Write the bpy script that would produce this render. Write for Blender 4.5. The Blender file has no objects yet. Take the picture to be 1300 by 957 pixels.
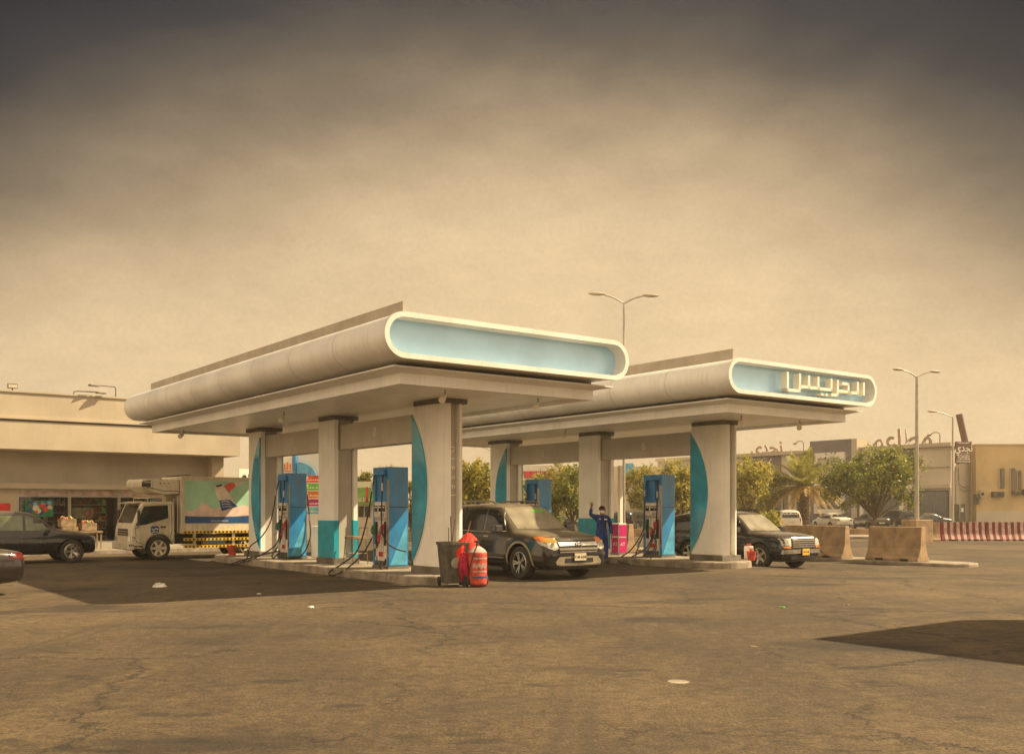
import bpy, bmesh, math, random
import numpy as np
from mathutils import Vector, Matrix
from mathutils.bvhtree import BVHTree

R = math.radians
SC = bpy.context.scene
COL = SC.collection

# ------------------------------------------------------------------ camera
F = 1257.0            # focal length in pixels of the 1300 px wide photograph
EYE = 1.7
HOR = 645.0           # horizon row
cam_d = bpy.data.cameras.new('camera')
cam = bpy.data.objects.new('camera', cam_d)
COL.objects.link(cam)
cam.location = (0, 0, EYE)
cam.rotation_euler = (R(90), 0, 0)
cam_d.sensor_width = 36.0
cam_d.lens = 36.0 * F / 1300.0
cam_d.shift_y = (HOR - 478.5) / 1300.0
cam_d.clip_start = 0.1
cam_d.clip_end = 5000
SC.camera = cam

# ------------------------------------------------------------------ light
SUN_EL = 44.6
SUN_V = Vector((0.990, 0.14, 0)).normalized()       # horizontal direction towards the sun
sun_dir = Vector((SUN_V.x * math.cos(R(SUN_EL)), SUN_V.y * math.cos(R(SUN_EL)), math.sin(R(SUN_EL))))
sd = bpy.data.lights.new('sun', 'SUN')
sd.energy = 5.0
sd.angle = R(0.8)
sd.color = (1.0, 0.80, 0.50)
so = bpy.data.objects.new('sun', sd)
COL.objects.link(so)
so.rotation_euler = sun_dir.to_track_quat('Z', 'Y').to_euler()
so.location = (30, 10, 40)

W = bpy.data.worlds.new('World')
SC.world = W
W.use_nodes = True
wn = W.node_tree; wn.nodes.clear()
def N(t, ty, **kw):
    n = t.nodes.new(ty)
    for k, v in kw.items():
        if k in n.inputs: n.inputs[k].default_value = v
        else: setattr(n, k, v)
    return n
def ramp(t, stops, interp='LINEAR'):
    n = t.nodes.new('ShaderNodeValToRGB')
    cr = n.color_ramp; cr.interpolation = interp
    cr.elements[1].position = stops[-1][0]; cr.elements[0].position = stops[0][0]
    for p, c in stops[1:-1]: cr.elements.new(p)
    for e, (p, c) in zip(cr.elements, stops):
        e.color = (c[0], c[1], c[2], 1) if hasattr(c, '__len__') else (c, c, c, 1)
    return n
out = N(wn, 'ShaderNodeOutputWorld')
bg1 = N(wn, 'ShaderNodeBackground'); bg1.inputs['Strength'].default_value = 1.0
bg2 = N(wn, 'ShaderNodeBackground'); bg2.inputs['Strength'].default_value = 0.05
sky = N(wn, 'ShaderNodeTexSky'); sky.sky_type = 'NISHITA'; sky.sun_disc = False
sky.sun_elevation = R(SUN_EL); sky.sun_rotation = math.atan2(sun_dir.x, sun_dir.y)
sky.dust_density = 8.0; sky.air_density = 2.0
tc = N(wn, 'ShaderNodeTexCoord')
sx = N(wn, 'ShaderNodeSeparateXYZ')
wn.links.new(tc.outputs['Generated'], sx.inputs[0])
nz = N(wn, 'ShaderNodeTexNoise'); nz.inputs['Scale'].default_value = 1.9; nz.inputs['Detail'].default_value = 4
nz.inputs['Roughness'].default_value = 0.6
mp = N(wn, 'ShaderNodeMapping'); mp.inputs['Scale'].default_value = (1, 1, 2.2)
wn.links.new(tc.outputs['Generated'], mp.inputs[0]); wn.links.new(mp.outputs[0], nz.inputs['Vector'])
nz2 = N(wn, 'ShaderNodeTexNoise'); nz2.inputs['Scale'].default_value = 260; nz2.inputs['Detail'].default_value = 8
wn.links.new(tc.outputs['Generated'], nz2.inputs['Vector'])
# dust bank: brightness falls with elevation, edge broken up by noise
a1 = N(wn, 'ShaderNodeMath', operation='MULTIPLY_ADD'); a1.inputs[1].default_value = 0.15; a1.inputs[2].default_value = -0.085
wn.links.new(nz.outputs['Fac'], a1.inputs[0])
ab = N(wn, 'ShaderNodeMath', operation='ABSOLUTE'); wn.links.new(sx.outputs['X'], ab.inputs[0])
az = N(wn, 'ShaderNodeMath', operation='POWER'); az.inputs[1].default_value = 2.0
wn.links.new(ab.outputs[0], az.inputs[0])
az2 = N(wn, 'ShaderNodeMath', operation='MINIMUM'); az2.inputs[1].default_value = 0.25
wn.links.new(az.outputs[0], az2.inputs[0])
az3 = N(wn, 'ShaderNodeMath', operation='MULTIPLY_ADD'); az3.inputs[1].default_value = 0.66
wn.links.new(az2.outputs[0], az3.inputs[0]); wn.links.new(sx.outputs['Z'], az3.inputs[2])
a2 = N(wn, 'ShaderNodeMath', operation='ADD'); wn.links.new(a1.outputs[0], a2.inputs[0]); wn.links.new(az3.outputs[0], a2.inputs[1])
SKY_STOPS = [(0.0, (0.44, 0.315, 0.172)), (0.15, (0.475, 0.350, 0.200)), (0.26, (0.43, 0.315, 0.184)), (0.33, (0.30, 0.220, 0.130)),
             (0.375, (0.175, 0.130, 0.082)), (0.42, (0.080, 0.063, 0.046)), (0.465, (0.027, 0.025, 0.026)), (0.53, (0.004, 0.006, 0.012)), (1.0, (0.009, 0.011, 0.015))]
rp0 = ramp(wn, SKY_STOPS)
wn.links.new(a2.outputs[0], rp0.inputs[0])
# the dark dust bank stands ahead (north); overhead and behind the sky is even tan haze, made brighter to light the canopy faces
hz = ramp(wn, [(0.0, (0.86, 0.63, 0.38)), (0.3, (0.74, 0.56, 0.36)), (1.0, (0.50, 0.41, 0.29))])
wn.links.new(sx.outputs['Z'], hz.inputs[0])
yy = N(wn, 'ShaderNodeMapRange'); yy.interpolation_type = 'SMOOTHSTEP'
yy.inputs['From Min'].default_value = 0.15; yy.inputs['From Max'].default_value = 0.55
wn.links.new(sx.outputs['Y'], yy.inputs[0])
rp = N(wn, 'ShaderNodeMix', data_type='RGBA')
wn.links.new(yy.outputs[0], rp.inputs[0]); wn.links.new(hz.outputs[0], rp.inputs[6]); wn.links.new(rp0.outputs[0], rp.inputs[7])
gr = N(wn, 'ShaderNodeMapRange'); gr.inputs['From Min'].default_value = 0.3; gr.inputs['From Max'].default_value = 0.7
gr.inputs['To Min'].default_value = 0.965; gr.inputs['To Max'].default_value = 1.035
wn.links.new(nz2.outputs['Fac'], gr.inputs[0])
mx = N(wn, 'ShaderNodeVectorMath', operation='SCALE')
nz3 = N(wn, 'ShaderNodeTexNoise'); nz3.inputs['Scale'].default_value = 7; nz3.inputs['Detail'].default_value = 9; nz3.inputs['Roughness'].default_value = 0.68
wn.links.new(mp.outputs[0], nz3.inputs['Vector'])
g3 = N(wn, 'ShaderNodeMapRange'); g3.inputs['From Min'].default_value = 0.3; g3.inputs['From Max'].default_value = 0.7
g3.inputs['To Min'].default_value = 0.90; g3.inputs['To Max'].default_value = 1.10; wn.links.new(nz3.outputs['Fac'], g3.inputs[0])
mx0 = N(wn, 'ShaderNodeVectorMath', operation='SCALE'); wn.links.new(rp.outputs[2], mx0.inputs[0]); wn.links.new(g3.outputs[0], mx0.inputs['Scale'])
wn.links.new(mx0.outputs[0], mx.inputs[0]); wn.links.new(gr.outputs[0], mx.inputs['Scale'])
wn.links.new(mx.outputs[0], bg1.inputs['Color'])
tint = N(wn, 'ShaderNodeMix', data_type='RGBA', blend_type='MULTIPLY'); tint.inputs[0].default_value = 1.0
wn.links.new(sky.outputs[0], tint.inputs[6]); tint.inputs[7].default_value = (0.045, 0.040, 0.036, 1)
wn.links.new(tint.outputs[2], bg2.inputs['Color'])
ad = N(wn, 'ShaderNodeAddShader')
wn.links.new(bg1.outputs[0], ad.inputs[0]); wn.links.new(bg2.outputs[0], ad.inputs[1])
wn.links.new(ad.outputs[0], out.inputs['Surface'])

SC.view_settings.view_transform = 'Standard'
SC.view_settings.look = 'None'
SC.view_settings.exposure = 0.82
SC.view_settings.gamma = 1.0

# ------------------------------------------------------------------ frame of the station
UX, UY = -0.599, 0.801       # u: along the lanes, away from the camera
VX, VY = 0.801, 0.599        # v: across the lanes, to the right and away
ANG = math.atan2(VY, VX)     # root rotation that makes local x = v, local y = u
CARROT = math.atan2(-UY, -UX)   # heading of a car driving along -u
GDROP = -0.17
def gz(v):
    t = min(1, max(0, (v - 23.0) / 1.2)); return GDROP * t * t * (3 - 2 * t)
def VU(v, u, z=0.0): return Vector((v * VX + u * UX, v * VY + u * UY, z))
def at(px, Y, z=None):
    X = (px - 650) / F * Y
    return Vector((X, Y, gz(X * VX + Y * VY) if z is None else z))
def zat(py, Y): return EYE + (HOR - py) * Y / F

# ------------------------------------------------------------------ materials
MATS = {}
def mat(name, col, rough=0.6, metal=0.0, var=0.12, scale=3.0, bump=0.0, bscale=40.0, coat=0.0, dust=0.0, streak=0.0, spec=0.5, col2=None):
    if name in MATS: return MATS[name]
    m = bpy.data.materials.new(name); m.use_nodes = True
    t = m.node_tree; b = t.nodes['Principled BSDF']
    b.inputs['Roughness'].default_value = rough; b.inputs['Metallic'].default_value = metal
    b.inputs['Coat Weight'].default_value = coat; b.inputs['Specular IOR Level'].default_value = spec
    tcn = N(t, 'ShaderNodeTexCoord')
    no = N(t, 'ShaderNodeTexNoise'); no.inputs['Scale'].default_value = scale; no.inputs['Detail'].default_value = 6
    t.links.new(tcn.outputs['Object'], no.inputs['Vector'])
    c2 = col2 if col2 else tuple(max(0, c * (1 - 2.2 * var)) for c in col)
    c1 = col if col2 else tuple(min(1, c * (1 + var)) for c in col)
    rr = ramp(t, [(0.36, c2), (0.62, c1)])
    t.links.new(no.outputs['Fac'], rr.inputs[0])
    last = rr.outputs[0]
    if streak > 0:
        mp = N(t, 'ShaderNodeMapping'); mp.inputs['Scale'].default_value = (6, 6, 0.35)
        t.links.new(tcn.outputs['Object'], mp.inputs[0])
        sn = N(t, 'ShaderNodeTexNoise'); sn.inputs['Scale'].default_value = 2.2; sn.inputs['Detail'].default_value = 5
        t.links.new(mp.outputs[0], sn.inputs['Vector'])
        sr = ramp(t, [(0.5, 0.0), (0.75, streak)])
        t.links.new(sn.outputs['Fac'], sr.inputs[0])
        mxx = N(t, 'ShaderNodeMix', data_type='RGBA'); mxx.inputs[7].default_value = (0.16, 0.12, 0.075, 1)
        t.links.new(sr.outputs[0], mxx.inputs[0]); t.links.new(last, mxx.inputs[6]); last = mxx.outputs[2]
    if dust > 0:
        ge = N(t, 'ShaderNodeNewGeometry'); sp = N(t, 'ShaderNodeSeparateXYZ')
        t.links.new(ge.outputs['Normal'], sp.inputs[0])
        dn = N(t, 'ShaderNodeTexNoise'); dn.inputs['Scale'].default_value = 2.0; dn.inputs['Detail'].default_value = 8; dn.inputs['Roughness'].default_value = 0.7
        t.links.new(tcn.outputs['Object'], dn.inputs['Vector'])
        ml = N(t, 'ShaderNodeMapRange'); ml.inputs['From Min'].default_value = 0.15; ml.inputs['From Max'].default_value = 0.9
        ml.inputs['To Min'].default_value = 0.07; ml.inputs['To Max'].default_value = 1.0
        t.links.new(sp.outputs['Z'], ml.inputs[0])
        mu = N(t, 'ShaderNodeMath', operation='MULTIPLY'); t.links.new(ml.outputs[0], mu.inputs[0])
        d2 = ramp(t, [(0.3, 0.35 * dust), (0.7, dust)]); t.links.new(dn.outputs['Fac'], d2.inputs[0])
        t.links.new(d2.outputs[0], mu.inputs[1])
        mxx = N(t, 'ShaderNodeMix', data_type='RGBA'); mxx.inputs[7].default_value = (0.40, 0.32, 0.21, 1)
        t.links.new(mu.outputs[0], mxx.inputs[0]); t.links.new(last, mxx.inputs[6]); last = mxx.outputs[2]
        rm = N(t, 'ShaderNodeMapRange'); rm.inputs['To Min'].default_value = rough; rm.inputs['To Max'].default_value = 0.75
        t.links.new(mu.outputs[0], rm.inputs[0]); t.links.new(rm.outputs[0], b.inputs['Roughness'])
    t.links.new(last, b.inputs['Base Color'])
    if bump > 0:
        bn = N(t, 'ShaderNodeTexNoise'); bn.inputs['Scale'].default_value = bscale; bn.inputs['Detail'].default_value = 5
        t.links.new(tcn.outputs['Object'], bn.inputs['Vector'])
        bp = N(t, 'ShaderNodeBump'); bp.inputs['Strength'].default_value = bump; bp.inputs['Distance'].default_value = 0.02
        t.links.new(bn.outputs['Fac'], bp.inputs['Height']); t.links.new(bp.outputs[0], b.inputs['Normal'])
    MATS[name] = m
    return m

M = lambda n: MATS[n]
mat('panel_white', (0.80, 0.77, 0.72), 0.38, var=0.05, scale=0.9, streak=0.13)
mat('soffit_white', (0.92, 0.89, 0.82), 0.32, var=0.03, scale=2.0)
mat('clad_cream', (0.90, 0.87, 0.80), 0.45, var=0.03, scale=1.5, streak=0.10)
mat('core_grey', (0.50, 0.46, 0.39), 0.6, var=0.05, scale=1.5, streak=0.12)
mat('beam_grey', (0.55, 0.50, 0.42), 0.4, var=0.04, scale=1.5, streak=0.12)
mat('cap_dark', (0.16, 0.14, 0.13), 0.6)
mat('roof_edge', (0.42, 0.36, 0.28), 0.6, var=0.06)
mat('teal_gloss', (0.02, 0.36, 0.56), 0.12, var=0.15, scale=1.2, coat=0.3, dust=0.12)
mat('teal_flat', (0.012, 0.36, 0.48), 0.4, var=0.08, streak=0.3)
mat('sign_blue', (0.42, 0.70, 0.95), 0.14, var=0.05, scale=1.0, coat=0.5)
mat('pump_blue', (0.018, 0.24, 0.56), 0.28, var=0.08, scale=2.0, coat=0.2, streak=0.35)
mat('pump_cream', (0.76, 0.69, 0.62), 0.5, var=0.12, scale=9.0, streak=0.4)
mat('letter_white', (0.86, 0.80, 0.68), 0.45, var=0.03)
mat('hub_black', (0.02, 0.02, 0.02), 0.5)
mat('rubber', (0.025, 0.022, 0.02), 0.75, dust=0.25)
mat('hose', (0.018, 0.017, 0.016), 0.5)
mat('red_paint', (0.55, 0.03, 0.025), 0.4, var=0.12, scale=8, dust=0.15)
mat('red_dirty', (0.55, 0.06, 0.035), 0.55, var=0.2, scale=7, dust=0.3, streak=0.3)
mat('red_cloth', (0.75, 0.045, 0.03), 0.9, var=0.15, scale=9, bump=0.5, bscale=18)
mat('crimson_cloth', (0.42, 0.015, 0.06), 0.9, var=0.2, scale=9, bump=0.5, bscale=18)
mat('green_plastic', (0.01, 0.16, 0.07), 0.45)
mat('magenta', (0.55, 0.012, 0.16), 0.45, var=0.08)
mat('white_paint', (0.78, 0.74, 0.66), 0.5, var=0.05)
mat('steel', (0.45, 0.42, 0.38), 0.35, metal=0.8, var=0.1)
mat('chrome', (0.46, 0.43, 0.39), 0.30, metal=1.0, var=0.08, scale=6)
mat('pole_grey', (0.40, 0.36, 0.30), 0.5, metal=0.3, var=0.08)
mat('lamp_dark', (0.16, 0.13, 0.10), 0.5)
mat('concrete', (0.37, 0.25, 0.145), 0.85, var=0.14, scale=2.5, bump=0.35, bscale=30, streak=0.35)
mat('kerb', (0.30, 0.25, 0.19), 0.85, var=0.18, scale=2.5, bump=0.4, bscale=25, streak=0.2)
mat('plinth', (0.17, 0.145, 0.12), 0.8, var=0.15)
mat('wood', (0.26, 0.18, 0.10), 0.7, var=0.2, scale=6)
mat('trash_grey', (0.085, 0.08, 0.068), 0.65, var=0.25, scale=6, dust=0.3, streak=0.9, bump=0.2)
mat('paint_black', (0.007, 0.008, 0.014), 0.10, var=0.1, coat=0.35, dust=0.62, spec=0.4)
mat('paint_dark', (0.010, 0.012, 0.020), 0.12, var=0.1, coat=0.35, dust=0.30, spec=0.4)
mat('paint_maroon', (0.014, 0.009, 0.010), 0.2, var=0.1, coat=0.5, dust=0.25)
mat('paint_white', (0.70, 0.66, 0.58), 0.3, var=0.05, coat=0.3, dust=0.3)
mat('truck_white', (0.66, 0.58, 0.43), 0.42, var=0.08, scale=2.5, dust=0.35, streak=0.35)
mat('trim_black', (0.03, 0.028, 0.025), 0.6, dust=0.35)
mat('trim_tan', (0.30, 0.25, 0.17), 0.6, var=0.15, dust=0.3)
mat('glass_dark', (0.014, 0.016, 0.017), 0.05, var=0.1, spec=0.6, coat=0.0, dust=0.10)
mat('glass_dusty', (0.24, 0.22, 0.16), 0.14, var=0.15, scale=2.2, spec=0.9, coat=0.4, dust=0.5)
mat('glass_green_reflection', (0.10, 0.12, 0.055), 0.08, var=0.3, scale=1.5, spec=0.9)  # greenish reflections painted into the window colour
mat('glass_window', (0.05, 0.055, 0.06), 0.1, spec=0.8)
mat('lens_clear', (0.62, 0.60, 0.52), 0.1, coat=0.8, dust=0.2, var=0.25, scale=14)
mat('lens_orange', (0.85, 0.23, 0.03), 0.2, coat=0.6, dust=0.2)
mat('lens_red', (0.11, 0.005, 0.005), 0.15, coat=0.6)
mat('plate', (0.60, 0.52, 0.36), 0.5, var=0.1)
mat('plate_yellow', (0.66, 0.42, 0.07), 0.5, var=0.1)
mat('badge_blue', (0.02, 0.05, 0.18), 0.25)
mat('overall_blue', (0.022, 0.055, 0.26), 0.85, var=0.25, scale=6, bump=0.5, bscale=14)
mat('skin', (0.30, 0.155, 0.085), 0.55)
mat('hair', (0.02, 0.015, 0.012), 0.7)
mat('mask_white', (0.8, 0.78, 0.74), 0.8)
mat('shoe', (0.05, 0.04, 0.035), 0.7)
mat('store_cream', (0.46, 0.39, 0.29), 0.7, var=0.05, scale=0.8, streak=0.10, bump=0.15, bscale=8)
mat('store_grey', (0.44, 0.39, 0.32), 0.75, var=0.06, scale=0.7, streak=0.08, bump=0.1)
mat('wall_tan', (0.54, 0.47, 0.37), 0.8, var=0.05, scale=0.4, bump=0.2, bscale=4, streak=0.10)
mat('wall_yellow', (0.56, 0.42, 0.22), 0.8, var=0.08, scale=0.35, streak=0.15)
mat('wall_charcoal', (0.16, 0.135, 0.145), 0.7, var=0.08, scale=0.6)
mat('wall_white', (0.72, 0.67, 0.58), 0.7, var=0.05, scale=0.8)
mat('green_sign', (0.16, 0.30, 0.07), 0.6)
mat('bark', (0.16, 0.11, 0.065), 0.9, var=0.25, scale=6, bump=0.8, bscale=12)
mat('sky_blue_sign', (0.10, 0.42, 0.66), 0.4)
mat('sign_orange', (0.80, 0.22, 0.03), 0.5)
mat('sign_coral', (0.80, 0.10, 0.05), 0.5)
mat('sign_lime', (0.16, 0.55, 0.05), 0.5)
mat('sign_plum', (0.42, 0.02, 0.16), 0.5)
mat('sign_aqua', (0.18, 0.52, 0.62), 0.5)
mat('red_sign', (0.62, 0.02, 0.02), 0.5)
mat('brown_sign', (0.12, 0.055, 0.045), 0.6)
mat('roof_letter', (0.36, 0.25, 0.18), 0.6)
mat('paper', (0.75, 0.72, 0.66), 0.8)
mat('stripe_yellow', (0.72, 0.44, 0.03), 0.5, dust=0.2)
mat('navy_print', (0.015, 0.08, 0.24), 0.4)
mat('mint_print', (0.36, 0.62, 0.42), 0.4, var=0.08, scale=1.5)
mat('pink_print', (0.74, 0.56, 0.48), 0.5, var=0.08, scale=3)
mat('bottle_print', (0.78, 0.66, 0.58), 0.45)
mat('barrier_red', (0.22, 0.02, 0.025), 0.8, var=0.2, scale=5, dust=0.2)
mat('barrier_pale', (0.50, 0.38, 0.34), 0.85, var=0.15, scale=4, dust=0.2)
mat('dark_patch', (0.05, 0.042, 0.035), 0.9, var=0.2)

def leafmat(name, c1, c2, c3):
    m = bpy.data.materials.new(name); m.use_nodes = True
    t = m.node_tree; b = t.nodes['Principled BSDF']; b.inputs['Roughness'].default_value = 0.55
    tcn = N(t, 'ShaderNodeTexCoord')
    no = N(t, 'ShaderNodeTexNoise'); no.inputs['Scale'].default_value = 1.1; no.inputs['Detail'].default_value = 4
    n2 = N(t, 'ShaderNodeTexWhiteNoise')
    vm = N(t, 'ShaderNodeVectorMath', operation='SNAP'); vm.inputs[1].default_value = (0.16, 0.16, 0.16)
    t.links.new(tcn.outputs['Object'], vm.inputs[0]); t.links.new(vm.outputs[0], n2.inputs['Vector'])
    t.links.new(tcn.outputs['Object'], no.inputs['Vector'])
    ma = N(t, 'ShaderNodeMath', operation='MULTIPLY_ADD'); ma.inputs[1].default_value = 0.35
    t.links.new(n2.outputs['Value'], ma.inputs[0]); t.links.new(no.outputs['Fac'], ma.inputs[2])
    rr = ramp(t, [(0.45, c1), (0.68, c2), (0.9, c3)])
    t.links.new(ma.outputs[0], rr.inputs[0]); t.links.new(rr.outputs[0], b.inputs['Base Color'])
    tr = N(t, 'ShaderNodeBsdfTranslucent'); t.links.new(rr.outputs[0], tr.inputs['Color'])
    ms = N(t, 'ShaderNodeMixShader'); ms.inputs[0].default_value = 0.45
    o = t.nodes['Material Output']
    t.links.new(b.outputs[0], ms.inputs[1]); t.links.new(tr.outputs[0], ms.inputs[2]); t.links.new(ms.outputs[0], o.inputs['Surface'])
    MATS[name] = m
leafmat('leaf_green', (0.065, 0.090, 0.018), (0.20, 0.22, 0.04), (0.42, 0.37, 0.08))
leafmat('leaf_yellow', (0.12, 0.14, 0.025), (0.38, 0.34, 0.06), (0.62, 0.50, 0.12))
leafmat('palm_green', (0.11, 0.13, 0.03), (0.32, 0.30, 0.06), (0.46, 0.38, 0.11))
leafmat('palm_dry', (0.30, 0.20, 0.08), (0.56, 0.39, 0.15), (0.66, 0.48, 0.20))

def glass_pane():
    m = bpy.data.materials.new('glass_pane'); m.use_nodes = True
    t = m.node_tree; o = t.nodes['Material Output']; t.nodes.remove(t.nodes['Principled BSDF'])
    tr = N(t, 'ShaderNodeBsdfTransparent'); tr.inputs[0].default_value = (0.80, 0.82, 0.80, 1)
    gl = N(t, 'ShaderNodeBsdfGlossy'); gl.inputs['Roughness'].default_value = 0.03
    fr = N(t, 'ShaderNodeFresnel'); fr.inputs[0].default_value = 1.45
    ms = N(t, 'ShaderNodeMixShader')
    t.links.new(fr.outputs[0], ms.inputs[0]); t.links.new(tr.outputs[0], ms.inputs[1]); t.links.new(gl.outputs[0], ms.inputs[2])
    t.links.new(ms.outputs[0], o.inputs['Surface']); MATS['glass_pane'] = m
glass_pane()

def ground_mat():
    m = bpy.data.materials.new('asphalt'); m.use_nodes = True
    t = m.node_tree; b = t.nodes['Principled BSDF']; b.inputs['Roughness'].default_value = 0.88
    tcn = N(t, 'ShaderNodeTexCoord'); L = t.links.new
    def noise(s, d=6, r=0.6, vec=None):
        n = N(t, 'ShaderNodeTexNoise'); n.inputs['Scale'].default_value = s; n.inputs['Detail'].default_value = d; n.inputs['Roughness'].default_value = r
        L(vec if vec else tcn.outputs['Object'], n.inputs['Vector']); return n
    def rng(src, lo, hi, a=0.3, c=0.7):
        g = N(t, 'ShaderNodeMapRange'); g.inputs['From Min'].default_value = a; g.inputs['From Max'].default_value = c
        g.inputs['To Min'].default_value = lo; g.inputs['To Max'].default_value = hi; L(src, g.inputs[0]); return g.outputs[0]
    def mul(a_, b_):
        q = N(t, 'ShaderNodeMath', operation='MULTIPLY'); L(a_, q.inputs[0]); L(b_, q.inputs[1]); return q.outputs[0]
    def over(base, fac, col):
        q = N(t, 'ShaderNodeMix', data_type='RGBA'); q.inputs[7].default_value = (*col, 1); L(fac, q.inputs[0]); L(base, q.inputs[6]); return q.outputs[2]
    big = noise(0.16, 8, 0.62); mid = noise(1.4, 6, 0.7); grit = noise(7, 5, 0.75); fine = noise(34, 4, 0.8)
    base = ramp(t, [(0.34, (0.042, 0.029, 0.017)), (0.5, (0.078, 0.053, 0.028)), (0.68, (0.122, 0.083, 0.042))])
    L(big.outputs['Fac'], base.inputs[0])
    f = mul(mul(rng(mid.outputs['Fac'], .82, 1.16), rng(grit.outputs['Fac'], .55, 1.45)), rng(fine.outputs['Fac'], .25, 1.85))
    sc = N(t, 'ShaderNodeVectorMath', operation='SCALE'); L(base.outputs[0], sc.inputs[0]); L(f, sc.inputs['Scale'])
    col = sc.outputs[0]
    # drifted sand, drawn out along the lanes
    mp = N(t, 'ShaderNodeMapping'); mp.inputs['Rotation'].default_value = (0, 0, -ANG); mp.inputs['Scale'].default_value = (1.0, 0.22, 1); L(tcn.outputs['Object'], mp.inputs[0])
    sand = noise(0.9, 7, 0.65, mp.outputs[0]); sr = ramp(t, [(0.52, 0.0), (0.70, 0.38)]); L(sand.outputs['Fac'], sr.inputs[0])
    col = over(col, mul(sr.outputs[0], rng(grit.outputs['Fac'], .2, 1.0)), (0.23, 0.155, 0.075))
    # tyre tracks: thin dark pairs sweeping past the islands
    for cx, cy, sc_, lo in ((-38.0, 40.0, 1.0, 0.965), (46.0, -12.0, 0.9, 0.972)):
        mq = N(t, 'ShaderNodeMapping'); mq.inputs['Location'].default_value = (cx, cy, 0); L(tcn.outputs['Object'], mq.inputs[0])
        wv = N(t, 'ShaderNodeTexWave'); wv.wave_type = 'RINGS'; wv.rings_direction = 'Z'; wv.inputs['Scale'].default_value = 0.16 * sc_
        wv.inputs['Distortion'].default_value = 1.6; wv.inputs['Detail'].default_value = 2; wv.inputs['Detail Scale'].default_value = 0.25
        L(mq.outputs[0], wv.inputs['Vector'])
        tr = ramp(t, [(lo - .05, 0.0), (lo, 0.5), (1.0, 0.15)]); L(wv.outputs['Fac'], tr.inputs[0])
        gate = noise(0.22 * sc_, 3, 0.5); gg = ramp(t, [(0.46, 0.0), (0.58, 1.0)]); L(gate.outputs['Fac'], gg.inputs[0])
        col = over(col, mul(mul(tr.outputs[0], gg.outputs[0]), rng(grit.outputs['Fac'], .5, 1.0)), (0.035, 0.027, 0.020))
    # oil stains
    mp = N(t, 'ShaderNodeMapping'); mp.inputs['Scale'].default_value = (0.5, 1.0, 1.0); mp.inputs['Rotation'].default_value = (0, 0, 0.25); L(tcn.outputs['Object'], mp.inputs[0])
    for s_, lo, hi, k in ((0.55, .58, .66, .65), (1.9, .63, .68, .6)):
        st = noise(s_, 4, 0.55, mp.outputs[0]); sr = ramp(t, [(lo, 0.0), (hi, k)]); L(st.outputs['Fac'], sr.inputs[0])
        col = over(col, sr.outputs[0], (0.020, 0.015, 0.011))
    # cracks: warped voronoi borders at two sizes
    wvn = noise(0.9, 6, 0.75)
    ht = None
    for s_, off, w, g0 in ((0.21, 0.0, .0055, .47), (0.55, 7.0, .0065, .54)):
        sub = N(t, 'ShaderNodeVectorMath', operation='MULTIPLY_ADD'); sub.inputs[1].default_value = (1.5, 1.5, 0); L(wvn.outputs['Color'], sub.inputs[0]); L(tcn.outputs['Object'], sub.inputs[2])
        vo = N(t, 'ShaderNodeTexVoronoi', feature='DISTANCE_TO_EDGE'); vo.inputs['Scale'].default_value = s_; L(sub.outputs[0], vo.inputs['Vector'])
        cr = ramp(t, [(0.0, 1.0), (w * .55, 0.85), (w * 1.3, 0.0)]); L(vo.outputs['Distance'], cr.inputs[0])
        gate = noise(0.22 + s_ * .3, 3); gr_ = ramp(t, [(g0 - .04, 0.0), (g0 + .04, 1.0)]); L(gate.outputs['Fac'], gr_.inputs[0])
        cm = mul(mul(cr.outputs[0], gr_.outputs[0]), rng(grit.outputs['Fac'], .55, 1.0))
        col = over(col, cm, (0.010, 0.007, 0.005))
    L(col, b.inputs['Base Color'])
    bp = N(t, 'ShaderNodeBump'); bp.inputs['Strength'].default_value = 0.6; bp.inputs['Distance'].default_value = 0.03
    ad_ = N(t, 'ShaderNodeMath', operation='ADD'); L(fine.outputs['Fac'], ad_.inputs[0]); L(grit.outputs['Fac'], ad_.inputs[1])
    L(ad_.outputs[0], bp.inputs['Height']); L(bp.outputs[0], b.inputs['Normal'])
    MATS['asphalt'] = m
ground_mat()

# ------------------------------------------------------------------ helpers
def setp(o, label=None, cat=None, group=None, kind=None):
    if label: o['label'] = label
    if cat: o['category'] = cat
    if group: o['group'] = group
    if kind: o['kind'] = kind
    return o

def thing(name, label, cat, loc=(0, 0, 0), rotz=0.0, group=None):
    o = bpy.data.objects.new(name, None); COL.objects.link(o)
    o.empty_display_size = 0.3
    o.location = loc; o.rotation_euler = (0, 0, rotz)
    return setp(o, label, cat, group)

def children(o): return [c for c in bpy.data.objects if c.parent == o]
def copy_tree(o, parent=None, loc=None, rotz=None, label=None):
    c = o.copy(); COL.objects.link(c)
    if parent: c.parent = parent
    if loc is not None: c.location = loc
    if rotz is not None: c.rotation_euler = (0, 0, rotz)
    if label: c['label'] = label
    for ch in [x for x in o.children]: copy_tree(ch, c)
    return c

def rotm(r):
    if r is None: return Matrix.Identity(4)
    if isinstance(r, (int, float)): return Matrix.Rotation(r, 4, 'Z')
    return Matrix.Rotation(r[2], 4, 'Z') @ Matrix.Rotation(r[1], 4, 'Y') @ Matrix.Rotation(r[0], 4, 'X')

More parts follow.
